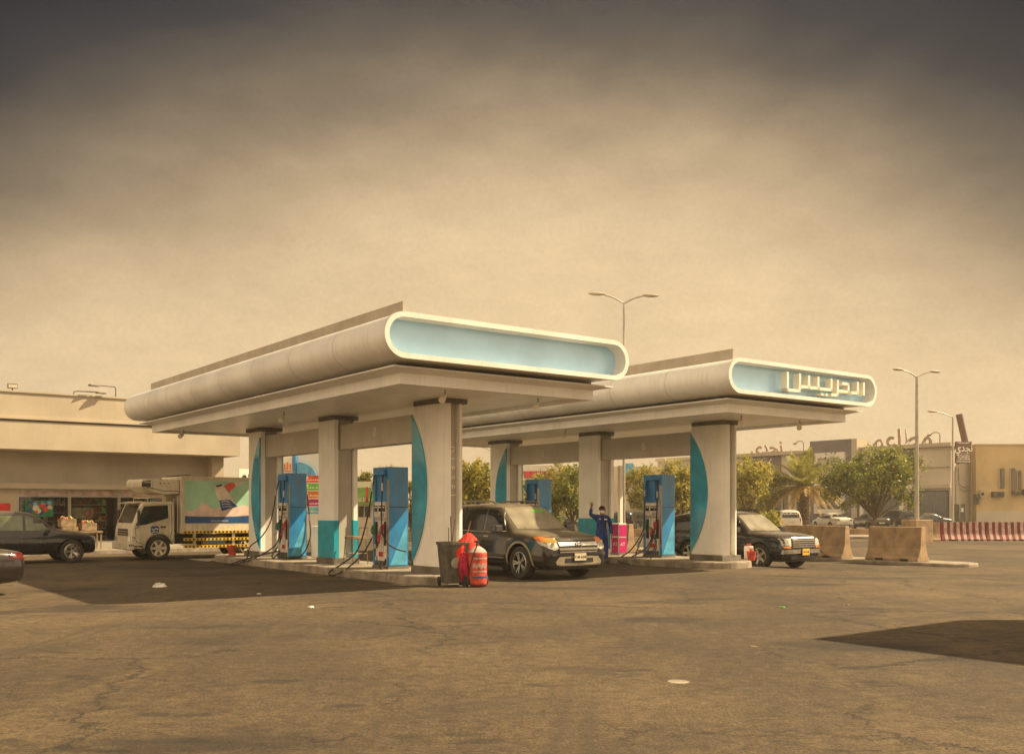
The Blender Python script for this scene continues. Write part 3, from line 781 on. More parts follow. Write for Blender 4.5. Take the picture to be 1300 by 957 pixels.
class CarSkin:
    """turns outlines seen from the side, front or rear into thin shells lying on the body"""
    def __init__(s, me): 
        s.bvh = BVHTree.FromPolygons([v.co for v in me.vertices], [list(p.vertices) for p in me.polygons])
    def patch(s, name, m, parent, pts, view, off=.006, step=.10, side=1, thick=.012, smooth=40, label=None):
        bm = bmesh.new()
        vs = [bm.verts.new((p[0], p[1], 0)) for p in pts]; bm.faces.new(vs)
        xs = [p[0] for p in pts]; ys = [p[1] for p in pts]
        for lo, hi, ax in ((min(xs), max(xs), 0), (min(ys), max(ys), 1)):
            k = lo + step
            while k < hi - 1e-4:
                no = Vector((1, 0, 0)) if ax == 0 else Vector((0, 1, 0)); co = Vector((k, 0, 0)) if ax == 0 else Vector((0, k, 0))
                bmesh.ops.bisect_plane(bm, geom=bm.verts[:] + bm.edges[:] + bm.faces[:], plane_co=co, plane_no=no)
                k += step
        bmesh.ops.triangulate(bm, faces=bm.faces[:])
        D = {'side': Vector((0, -side, 0)), 'front': Vector((-1, 0, 0)), 'rear': Vector((1, 0, 0)), 'top': Vector((0, 0, -1))}[view]
        base = {}
        for v in bm.verts:
            a, c = v.co.x, v.co.y
            o = {'side': Vector((a, 4 * side, c)), 'front': Vector((5, a, c)), 'rear': Vector((-5, a, c)), 'top': Vector((a, c, 4))}[view]
            h = s.bvh.ray_cast(o, D)
            if h[0] is None: h = s.bvh.find_nearest(o + D * 3.2)
            nn = h[1]
            if nn.dot(D) > 0: nn = -nn
            base[v] = (h[0], nn)
        for v, (p, nn) in base.items(): v.co = p + nn * off
        be = [e for e in bm.edges if e.is_boundary]
        r = bmesh.ops.extrude_edge_only(bm, edges=be)
        nv = [g for g in r['geom'] if isinstance(g, bmesh.types.BMVert)]
        for v in nv: v.co = v.co + D * (thick + off)
        bmesh.ops.recalc_face_normals(bm, faces=bm.faces[:])
        # make sure the outside looks outwards
        me = bpy.data.meshes.new(name); 
        bm.to_mesh(me); bm.free(); me.materials.append(MATS[m])
        me.shade_smooth(); me.set_sharp_from_angle(angle=R(smooth))
        o = bpy.data.objects.new(name, me); COL.objects.link(o); o.parent = parent
        if label: o['label'] = label
        return o

def strip(pts, w):
    """polyline -> closed outline of a thin band"""
    L, Rr = [], []
    P = [Vector(p) for p in pts]
    for i, p in enumerate(P):
        d = (P[min(i + 1, len(P) - 1)] - P[max(0, i - 1)]).normalized(); n = Vector((-d.y, d.x)) * w / 2
        L.append(tuple(p + n)); Rr.append(tuple(p - n))
    return L + Rr[::-1]

def wheel_meshes(r, wd, spokes, rim_mat='chrome', twin=True):
    rr = r * .69
    b = MB(); pr = [(rr, -wd / 2 + .01), (r - .03, -wd / 2), (r - .008, -wd / 2 + .03)]
    for k in range(5):
        z = -wd / 2 + .04 + (wd - .08) * k / 4
        pr += [(r, z), (r, z + .02), (r - .01, z + .022)] if k < 4 else [(r, z)]
    pr += [(r - .008, wd / 2 - .03), (r - .03, wd / 2), (rr, wd / 2 - .01), (rr - .005, wd / 2 - .03), (rr - .005, -wd / 2 + .03)]
    b.lathe(pr, (0, 0, 0), 'y', 32, cap=False); b.face(None) if False else None
    ty = b.build('tyre', 'rubber', None, smooth=35)
    # rim: outer side is +y
    b = MB(); b.lathe([(rr, wd / 2 - .015), (rr - .02, wd / 2 - .01), (rr - .035, wd / 2 - .04), (rr - .045, -wd / 2 + .02), (0.0001, -wd / 2 + .03)], (0, 0, 0), 'y', 28, cap=False)
    for k in range(spokes):
        a = 2 * math.pi * k / spokes
        for da in ((-.13, .13) if twin else (0,)):
            d = Vector((math.cos(a + da * .6), 0, math.sin(a + da * .6))); e = Vector((math.cos(a + da * 1.3), 0, math.sin(a + da * 1.3)))
            p0 = d * .05 + Vector((0, wd / 2 - .05, 0)); p1 = e * (rr - .02) + Vector((0, wd / 2 - .03, 0))
            w0, w1 = (.022, .016) if twin else (.045, .035)
            t = Vector((-d.z, 0, d.x)); yy = Vector((0, .02, 0))
            q = [b.V(p0 - t * w0 - yy), b.V(p0 + t * w0 - yy), b.V(p0 + t * w0 + yy), b.V(p0 - t * w0 + yy), b.V(p1 - t * w1 - yy), b.V(p1 + t * w1 - yy), b.V(p1 + t * w1 + yy), b.V(p1 - t * w1 + yy)]
            for f in ((0, 1, 2, 3), (4, 7, 6, 5), (0, 4, 5, 1), (1, 5, 6, 2), (2, 6, 7, 3), (3, 7, 4, 0)): b.face([q[i] for i in f])
    b.cyl((0, wd / 2 - .08, 0), (0, wd / 2 - .015, 0), .055, 14)
    rim = b.build('rim', rim_mat, None, smooth=35)
    b = MB(); b.cyl((0, -wd / 2 + .035, 0), (0, wd / 2 - .09, 0), rr * .60, 24); brake = b.build('brake_disc', 'trim_black', None, smooth=40)
    return ty, rim, brake

def add_wheels(root, spots, r, wd, spokes, rim_mat='chrome', twin=True):
    ty, rim, br = wheel_meshes(r, wd, spokes, rim_mat, twin); first = True
    for (x, y) in spots:
        rt = (0, 0, 0) if y > 0 else (0, 0, math.pi)
        if first: t, a, c = ty, rim, br; first = False
        else:
            t = ty.copy(); a = rim.copy(); c = br.copy()
            for q in (t, a, c): COL.objects.link(q)
        t.name = 'wheel'; t.parent = root; t.location = (x, y, r); t.rotation_euler = rt
        a.parent = t; c.parent = t

def car_body(stations, root, paint, axles, r, w, level=2, arch=1.17, zc=None):
    bm = loft(stations); me = bpy.data.meshes.new('body'); bm.to_mesh(me); bm.free()
    o = bpy.data.objects.new('body', me); COL.objects.link(o)
    s = o.modifiers.new('s', 'SUBSURF'); s.levels = level; s.render_levels = level
    cut = MB()
    for x in axles:
        for sd_ in (-1, 1): cut.cyl((x, sd_ * (w - .34), r + .01), (x, sd_ * (w + .5), r + .01), r * arch, 32)
    co = cut.build('cut', paint)
    bo = o.modifiers.new('b', 'BOOLEAN'); bo.operation = 'DIFFERENCE'; bo.object = co; bo.solver = 'EXACT'
    me2 = eval_mesh(o)
    bpy.data.objects.remove(o); bpy.data.objects.remove(co)
    me2.name = 'body'; me2.materials.clear(); me2.materials.append(MATS[paint])
    me2.shade_smooth(); me2.set_sharp_from_angle(angle=R(42))
    b = bpy.data.objects.new('body', me2); COL.objects.link(b); b.parent = root
    return b, CarSkin(me2)

def arc_pts(cx, cz, r, a0, a1, n):
    return [(cx + r * math.cos(R(a0 + (a1 - a0) * k / n)), cz + r * math.sin(R(a0 + (a1 - a0) * k / n))) for k in range(n + 1)]

def suv_main():
    root = thing('parked_car', 'large dusty black SUV with chrome grille and orange indicators, stopped between the two canopies', 'car', VU(15.27, 20.30, 0), CARROT)
    w = 1.0
    st = [(-2.47, sec_cabin(.80, .55, 1.10, 1.52, .58)), (-2.40, sec_cabin(.93, .36, 1.14, 1.62, .66)), (-2.15, sec_cabin(.98, .30, 1.17, 1.76, .73)), (-1.5, sec_cabin(1.0, .27, 1.15, 1.81, .76)),
          (-.6, sec_cabin(1.0, .26, 1.12, 1.83, .77)), (.10, sec_cabin(1.0, .26, 1.10, 1.815, .76)), (.38, sec_cabin(1.0, .26, 1.09, 1.76, .75)), (.75, sec_cabin(1.0, .26, 1.09, 1.50, .80)),
          (1.06, sec_cabin(1.0, .26, 1.08, 1.28, .86)), (1.20, sec_hood(1.0, .27, 1.155)), (1.6, sec_hood(1.0, .27, 1.13)), (2.05, sec_hood(.99, .27, 1.07, .035)), (2.30, sec_hood(.96, .26, 1.00, .03)),
          (2.43, sec_hood(.91, .25, .93, .02)), (2.485, sec_hood(.84, .27, .84, .01)), (2.50, sec_hood(.70, .33, .78, .0))]
    body, sk = car_body(st, root, 'paint_black', (1.47, -1.39), .395, w)
    for sd_ in (1, -1):
        P = lambda n, m, pts, **k: sk.patch(n, m, root, pts, 'side', side=sd_, **k)
        win = P('side_window', 'glass_dark', [(-.02, 1.14), (.86, 1.13), (.46, 1.60), (.30, 1.66), (-.02, 1.67)], step=.12)
        P('side_window', 'glass_dark', [(-.98, 1.16), (-.10, 1.14), (-.10, 1.67), (-.9, 1.67)], step=.12)
        P('side_window', 'glass_dark', [(-1.95, 1.24), (-1.07, 1.17), (-.99, 1.66), (-1.70, 1.64)], step=.12)
        P('window_trim', 'chrome', strip([(.92, 1.105), (-.06, 1.115), (-1.0, 1.135), (-2.0, 1.21)], .022), step=.2, off=.009)
        P('window_trim', 'chrome', strip([(-.045, 1.14), (-.03, 1.64), (.05, 1.70), (.33, 1.70), (.50, 1.62), (.9, 1.13)], .022), step=.2, off=.011)
        for x in (-.06, -1.03): P('door_seam', 'hub_black', strip([(x, 1.10), (x, .40), (x + .02, .36)], .012), off=.003, step=.3)
        P('door_seam', 'hub_black', strip([(1.02, 1.08), (1.03, .80), (.92, .36), (-.06, .34)], .012), off=.003, step=.2)
        P('door_molding', 'chrome', strip([(.88, .50), (-.96, .50)], .035), off=.015, step=.3)
        P('sill_cladding', 'trim_tan', [(-.95, .27), (1.02, .27), (1.0, .38), (.9, .41), (-.92, .41), (-.98, .36)], off=.015, step=.25)
        for ax, a0, a1 in ((1.47, -18, 198), (-1.39, -18, 198)):
            o_ = arc_pts(ax, .405, .515, a0, a1, 16); i_ = arc_pts(ax, .405, .465, a0, a1, 16)
            P('wheel_arch_trim', 'trim_tan', o_ + i_[::-1], off=.018, step=.3)
        for x in (.12, -.88): P('door_handle', 'chrome', [(x - .1, .985), (x + .1, .985), (x + .1, 1.02), (x - .1, 1.02)], off=.03, step=.3)
        P('fender_badge', 'chrome', [(1.02, .92), (1.13, .95), (1.12, .98), (1.01, .95)], off=.008, step=.3)
        # headlight wraps round the corner
        hl = sk.patch('headlight', 'lens_clear', root, [(sd_ * y, z) for y, z in ((.60, .76), (.66, .94), (.80, .965), (.905, .975), (.93, .84), (.84, .76), (.72, .72))], 'front', off=.012, step=.08)
        P('headlight', 'lens_clear', [(2.40, .80), (2.36, .97), (2.16, 1.0), (2.02, .985), (2.20, .86)], off=.010, step=.08)
        sk.patch('indicator', 'lens_orange', root, [(sd_ * y, z) for y, z in ((.58, .89), (.60, .96), (.80, .99), (.90, .985), (.90, .91), (.75, .90))], 'front', off=.018, step=.08)
        P('indicator', 'lens_orange', [(2.39, .90), (2.34, .985), (2.10, 1.02), (1.96, 1.01), (2.10, .93)], off=.016, step=.08)
        lamp = MB(); lamp.cyl((2.30, sd_ * .77, .83), (2.47, sd_ * .74, .83), .06, 14); lamp.build('lamp_reflector', 'chrome', hl, smooth=40)
        # fog lamp
        b = MB(); b.lathe([(.10, 0), (.095, .03), (.07, .035), (.06, -.02), (.0001, -.02)], (2.36, sd_ * .80, .47), 'x', 18, cap=False); b.build('fog_lamp_surround', 'trim_tan', root, smooth=40)
        b = MB(); b.cyl((2.30, sd_ * .80, .47), (2.372, sd_ * .80, .47), .06, 16); b.build('fog_lamp', 'hub_black', root, smooth=40)
        # mirror
        b = MB(); b.box((.80, sd_ * 1.14, 1.20), (.20, .27, .17), (0, 0, sd_ * -.12), .82); b.box((.86, sd_ * 1.0, 1.13), (.12, .16, .05))
        mr = b.build('wing_mirror', 'paint_black', root, bevel=.035, seg=3)
        b = MB(); b.box((.695, sd_ * 1.14, 1.20), (.012, .22, .13)); b.build('mirror_glass', 'glass_window', mr)
        # roof rail
        b = MB(); b.tube([(-1.75, sd_ * .70, 1.78), (-1.6, sd_ * .71, 1.865), (-.6, sd_ * .72, 1.88), (.0, sd_ * .71, 1.865), (.16, sd_ * .70, 1.80)], .022, 8, smooth=5)
        rl = b.build('roof_rail', 'steel', root, smooth=50)
        b = MB()
        for x in (-1.55, -.62): b.box((x, sd_ * .71, 1.83), (.12, .05, .06))
        b.build('rail_foot', 'hub_black', rl, bevel=.01)
        sk.patch('tail_light', 'lens_red', root, [(sd_ * y, z) for y, z in ((.70, 1.0), (.93, 1.0), (.88, 1.3), (.72, 1.3))], 'rear', off=.01, step=.1)
        # mudflap
        b = MB(); b.box((.98, sd_ * .90, .30), (.02, .2, .18)); b.build('mudflap', 'rubber', root)
    F_ = lambda n, m, pts, **k: sk.patch(n, m, root, pts, 'front', **k)
    ws = F_('windscreen', 'glass_dusty', [(-.76, 1.20), (0, 1.175), (.76, 1.20), (.67, 1.62), (.60, 1.71), (0, 1.735), (-.60, 1.71), (-.67, 1.62)], off=.008, step=.12)
    b = MB()
    for (y0, y1) in ((-.62, .02), (.04, .66)):
        b.tube([(1.10, y0, 1.225), (1.07, (y0 + y1) / 2, 1.245), (1.04, y1, 1.27)], .009, 5)
    b.build('wiper', 'hub_black', root)
    F_('green_sticker', 'sign_lime', [(.12, 1.60), (.50, 1.60), (.48, 1.66), (.12, 1.665)], off=.012, step=.2)
    # grille
    g = F_('grille', 'trim_black', [(-.57, .66), (.57, .66), (.61, .95), (.5, .985), (-.5, .985), (-.61, .95)], off=.006, step=.12)
    for z, h in ((.95, .05), (.855, .075), (.745, .05)):
        F_('grille_bar', 'chrome', [(-.585, z - h / 2), (.585, z - h / 2), (.59, z + h / 2), (-.59, z + h / 2)], off=.03, step=.12)
    F_('grille_bar', 'chrome', strip([(-.57, .675), (.57, .675)], .03), off=.025, step=.12)
    bx = sk.bvh.ray_cast(Vector((5, 0, .855)), Vector((-1, 0, 0)))[0].x
    b = MB(); b.lathe([(.10, 0), (.10, .01), (.09, .016), (.0001, .018)], (0, 0, 0), 'x', 24, cap=False)
    bd = b.build('oval_badge', 'badge_blue', root, smooth=40, loc=(bx + .028, 0, .855)); bd.scale = (1, 1.15, .5)
    b = MB(); b.lathe([(.108, 0), (.108, .012), (.098, .012)], (0, 0, 0), 'x', 24, cap=False); bq = b.build('badge_ring', 'chrome', bd, smooth=40)
    text_obj('badge_lettering', 'Ford', 'letter_white', .09, bd, plane_mat((.021, 0, 0), (0, 1, 0), (0, 0, 1)) @ Matrix.Diagonal((1, 1.7, 1, 1)), .004, bold=.002)
    # bumper shelf and lower scoop
    F_('bumper_trim', 'paint_black', [(-.80, .585), (.80, .585), (.84, .64), (-.84, .64)], off=.045, step=.12)
    F_('bumper_plate', 'trim_tan', [(-.66, .37), (.66, .37), (.70, .44), (.60, .565), (.40, .58), (-.40, .58), (-.60, .565), (-.70, .44)], off=.035, step=.10)
    F_('lower_intake', 'hub_black', [(-.44, .425), (.44, .425), (.42, .53), (-.42, .53)], off=.045, step=.12)
    F_('skid_plate', 'chrome', strip([(-.64, .385), (-.3, .375), (.3, .375), (.64, .385)], .035), off=.055, step=.12)
    px = sk.bvh.ray_cast(Vector((5, 0, .55)), Vector((-1, 0, 0)))[0].x
    b = MB(); b.box((px + .075, 0, .555), (.02, .36, .17)); pl = b.build('number_plate', 'plate', root, bevel=.006)
    text_obj('plate_text', '7148 ADK', 'hub_black', .085, pl, plane_mat((px + .087, 0, .55), (0, 1, 0), (0, 0, 1)), .003, bold=.002)
    F_('hood_seam', 'hub_black', strip([(-.84, 1.015), (-.5, 1.03), (0, 1.04), (.5, 1.03), (.84, 1.015)], .008), off=.004, step=.12)
    add_wheels(root, ((1.47, -.86), (1.47, .86), (-1.39, -.86), (-1.39, .86)), .395, .25, 5)
    # underbody
    b = MB(); b.b2(-2.2, 2.2, -.72, .72, .24, .42); b.build('underbody', 'hub_black', root)
suv_main()

def suv_second():
    root = thing('parked_car', 'older dark SUV with chrome bar grille and yellow number plate', 'car', VU(25.25, 21.35, -.17), CARROT)
    w = .95
    st = [(-2.42, sec_cabin(.84, .50, 1.08, 1.60, .66)), (-2.34, sec_cabin(.92, .34, 1.10, 1.68, .70)), (-1.5, sec_cabin(.95, .30, 1.10, 1.76, .72)), (-.5, sec_cabin(.95, .28, 1.08, 1.77, .73)), (.20, sec_cabin(.95, .28, 1.07, 1.745, .72)),
          (.48, sec_cabin(.95, .28, 1.07, 1.66, .71)), (.78, sec_cabin(.95, .28, 1.06, 1.42, .75)), (1.02, sec_cabin(.95, .28, 1.06, 1.22, .80)), (1.14, sec_hood(.95, .30, 1.12)), (1.7, sec_hood(.95, .30, 1.10)),
          (2.2, sec_hood(.93, .29, 1.05)), (2.36, sec_hood(.90, .28, 1.0)), (2.43, sec_hood(.84, .30, .94)), (2.45, sec_hood(.74, .34, .90, .01))]
    body, sk = car_body(st, root, 'paint_dark', (1.50, -1.40), .385, w)
    for sd_ in (1, -1):
        P = lambda n, m, pts, **k: sk.patch(n, m, root, pts, 'side', side=sd_, **k)
        P('side_window', 'glass_dark', [(.0, 1.12), (.82, 1.11), (.52, 1.55), (.38, 1.62), (.0, 1.63)], step=.12)
        P('side_window', 'glass_dark', [(-.95, 1.13), (-.08, 1.12), (-.08, 1.63), (-.95, 1.63)], step=.12)
        P('side_window', 'glass_dark', [(-2.1, 1.15), (-1.04, 1.13), (-1.04, 1.63), (-2.0, 1.60)], step=.12)
        for x in (-.04, -1.0): P('door_seam', 'hub_black', strip([(x, 1.62), (x, .38)], .012), off=.01, step=.3)
        P('wheel_arch_trim', 'trim_black', arc_pts(1.5, .395, .50, -15, 195, 14) + arc_pts(1.5, .395, .45, -15, 195, 14)[::-1], off=.02, step=.3)
        P('wheel_arch_trim', 'trim_black', arc_pts(-1.4, .395, .50, -15, 195, 14) + arc_pts(-1.4, .395, .45, -15, 195, 14)[::-1], off=.02, step=.3)
        P('sill_step', 'trim_tan', [(-.9, .27), (1.0, .27), (1.0, .36), (-.9, .36)], off=.05, step=.3)
        sk.patch('headlight', 'lens_clear', root, [(sd_ * y, z) for y, z in ((.58, .72), (.60, .94), (.87, .95), (.88, .74))], 'front', off=.012, step=.08)
        sk.patch('indicator', 'lens_orange', root, [(sd_ * y, z) for y, z in ((.60, .66), (.60, .71), (.86, .72), (.86, .67))], 'front', off=.014, step=.08)
        b = MB(); b.box((.78, sd_ * 1.08, 1.19), (.16, .24, .18), (0, 0, sd_ * -.1), .85); b.build('wing_mirror', 'paint_dark', root, bevel=.03)
        b = MB(); b.tube([(-1.7, sd_ * .66, 1.73), (-1.6, sd_ * .67, 1.82), (.0, sd_ * .67, 1.81), (.12, sd_ * .66, 1.74)], .02, 7, smooth=4); b.build('roof_rail', 'hub_black', root, smooth=50)
    F_ = lambda n, m, pts, **k: sk.patch(n, m, root, pts, 'front', **k)
    F_('windscreen', 'glass_dusty', [(-.72, 1.17), (0, 1.15), (.72, 1.17), (.62, 1.60), (.56, 1.65), (0, 1.67), (-.56, 1.65), (-.62, 1.60)], off=.008, step=.12)
    F_('grille', 'trim_black', [(-.55, .66), (.55, .66), (.56, .99), (-.56, .99)], off=.006, step=.12)
    for z in (.70, .765, .83, .895, .96): F_('grille_bar', 'chrome', strip([(-.54, z), (.54, z)], .034), off=.028, step=.15)
    F_('bumper', 'chrome', [(-.86, .50), (.86, .50), (.86, .62), (-.86, .62)], off=.07, step=.12)
    F_('lower_intake', 'hub_black', [(-.60, .34), (.60, .34), (.64, .46), (-.64, .46)], off=.03, step=.12)
    px = sk.bvh.ray_cast(Vector((5, 0, .55)), Vector((-1, 0, 0)))[0].x
    b = MB(); b.box((px + .10, 0, .54), (.02, .34, .20)); pl = b.build('number_plate', 'plate_yellow', root, bevel=.006)
    text_obj('plate_text', '2093 LNB', 'hub_black', .07, pl, plane_mat((px + .112, 0, .54), (0, 1, 0), (0, 0, 1)), .003)
    b = MB(); b.tube([(1.06, -.6, 1.20), (1.03, -.1, 1.23)], .009, 5); b.tube([(1.06, 0.0, 1.20), (1.03, .55, 1.23)], .009, 5); b.build('wiper', 'hub_black', root)
    add_wheels(root, ((1.50, -.82), (1.50, .82), (-1.40, -.82), (-1.40, .82)), .385, .25, 5, twin=False)
    b = MB(); b.b2(-2.2, 2.2, -.68, .68, .24, .42); b.build('underbody', 'hub_black', root)
suv_second()

def simple_car(loc, rz, paint, label, kind='sedan', level=1, cat='car', group=None, wheels='chrome', fine=False, glass='glass_dark'):
    root = thing('parked_car', label, cat, loc, rz, group)
    if kind == 'sedan':
        w = .90; ax = (1.38, -1.32); r = .33
        st = [(-2.33, sec_hood(.72, .38, .90, .0)), (-2.28, sec_hood(.84, .28, 1.0, .01)), (-1.75, sec_hood(.89, .24, 1.06, .02)), (-1.45, sec_cabin(.90, .23, .97, 1.12, .70)), (-.85, sec_cabin(.90, .22, .96, 1.40, .60)), (-.25, sec_cabin(.90, .22, .94, 1.46, .60)),
              (.25, sec_cabin(.90, .22, .93, 1.43, .60)), (.75, sec_cabin(.90, .22, .93, 1.18, .68)), (1.05, sec_hood(.90, .23, .98)), (1.7, sec_hood(.88, .23, .90)), (2.15, sec_hood(.82, .24, .80)), (2.28, sec_hood(.70, .28, .70, .0))]
        wins = [[(-.05, .98), (.72, .98), (.34, 1.30), (-.05, 1.36)], [(-1.25, 1.0), (-.12, .98), (-.12, 1.37), (-.75, 1.34)]]
        wsf = [(-.66, 1.02), (.66, 1.02), (.54, 1.36), (-.54, 1.36)]; wsr = [(-.64, 1.10), (.64, 1.10), (.52, 1.36), (-.52, 1.36)]
        tl = ((.50, .80), (.80, .80), (.80, .96), (.50, .95)); hl = ((.42, .58), (.74, .60), (.76, .72), (.44, .70)); plz = .62
    else:
        w = .95; ax = (1.42, -1.35); r = .38
        st = [(-2.30, sec_cabin(.84, .50, 1.05, 1.50, .64)), (-2.2, sec_cabin(.93, .34, 1.06, 1.66, .68)), (-1.2, sec_cabin(.95, .30, 1.05, 1.74, .70)), (-.2, sec_cabin(.95, .28, 1.04, 1.75, .70)), (.30, sec_cabin(.95, .28, 1.03, 1.68, .69)),
              (.65, sec_cabin(.95, .28, 1.02, 1.40, .73)), (.95, sec_hood(.95, .30, 1.10)), (1.6, sec_hood(.94, .30, 1.03)), (2.1, sec_hood(.90, .29, .95)), (2.26, sec_hood(.80, .33, .84, .0))]
        wins = [[(.0, 1.09), (.68, 1.09), (.40, 1.54), (.0, 1.58)], [(-.95, 1.10), (-.08, 1.09), (-.08, 1.58), (-.95, 1.58)], [(-1.95, 1.14), (-1.04, 1.10), (-1.04, 1.58), (-1.85, 1.54)]]
        wsf = [(-.70, 1.14), (.70, 1.14), (.58, 1.60), (-.58, 1.60)]; wsr = [(-.66, 1.12), (.66, 1.12), (.60, 1.52), (-.60, 1.52)]
        tl = ((.70, .86), (.90, .86), (.88, 1.12), (.72, 1.12)); hl = ((.52, .70), (.80, .72), (.82, .88), (.54, .86)); plz = .75
    body, sk = car_body(st, root, paint, ax, r, w, level=level)
    for sd_ in (1, -1):
        for wn_ in wins: sk.patch('side_window', glass, root, wn_, 'side', side=sd_, step=.2, off=.008)
        sk.patch('tail_light', 'lens_red', root, [(sd_ * a, b) for a, b in tl], 'rear', step=.1, off=.012)
        sk.patch('headlight', 'lens_clear', root, [(sd_ * a, b) for a, b in hl], 'front', step=.1, off=.012)
        b = MB(); b.box((.62, sd_ * (w + .10), st[5][1][5][1] + .08), (.14, .2, .13), None, .85); b.build('wing_mirror', paint, root, bevel=.02)
        if fine:
            for x in (-.08, -1.0): sk.patch('door_seam', 'hub_black', root, strip([(x, .98), (x, .34)], .012), 'side', side=sd_, off=.003, step=.4)
            sk.patch('tail_light', 'lens_red', root, [(-2.26, .82), (-1.98, .86), (-1.95, .93), (-2.24, .97)], 'side', side=sd_, off=.012, step=.1)
    sk.patch('windscreen', 'glass_dark', root, wsf, 'front', step=.2, off=.008)
    sk.patch('rear_window', 'glass_dark', root, wsr, 'rear', step=.2, off=.008)
    sk.patch('number_plate', 'plate', root, [(-.24, plz - .06), (.24, plz - .06), (.24, plz + .06), (-.24, plz + .06)], 'rear', step=.3, off=.02)
    sk.patch('bumper', 'trim_black', root, [(-.7, .34), (.7, .34), (.72, .44), (-.72, .44)], 'rear', step=.2, off=.02)
    sk.patch('grille', 'trim_black', root, [(-.4, plz - .22), (.4, plz - .22), (.4, plz), (-.4, plz)], 'front', step=.2, off=.01)
    add_wheels(root, [(x, s * (w - .13)) for x in ax for s in (-1, 1)], r, .22, 5, wheels, twin=fine)
    return root
# dark crossover in front of the shop (faces right), and the tail of a sedan at the left edge
simple_car(VU(6.2, 33.85, 0), ANG, 'paint_dark', 'dark grey SUV with tan alloy wheels parked in front of the shop window', 'suv', 2, fine=True, glass='glass_green_reflection').scale = (.93, .95, .93)
simple_car(VU(1.85, 21.75, 0), ANG + math.pi + .12, 'paint_maroon', 'dark sedan at the left picture edge, only its tail corner showing', 'sedan', 2, fine=True).scale = (.9, .9, .86)
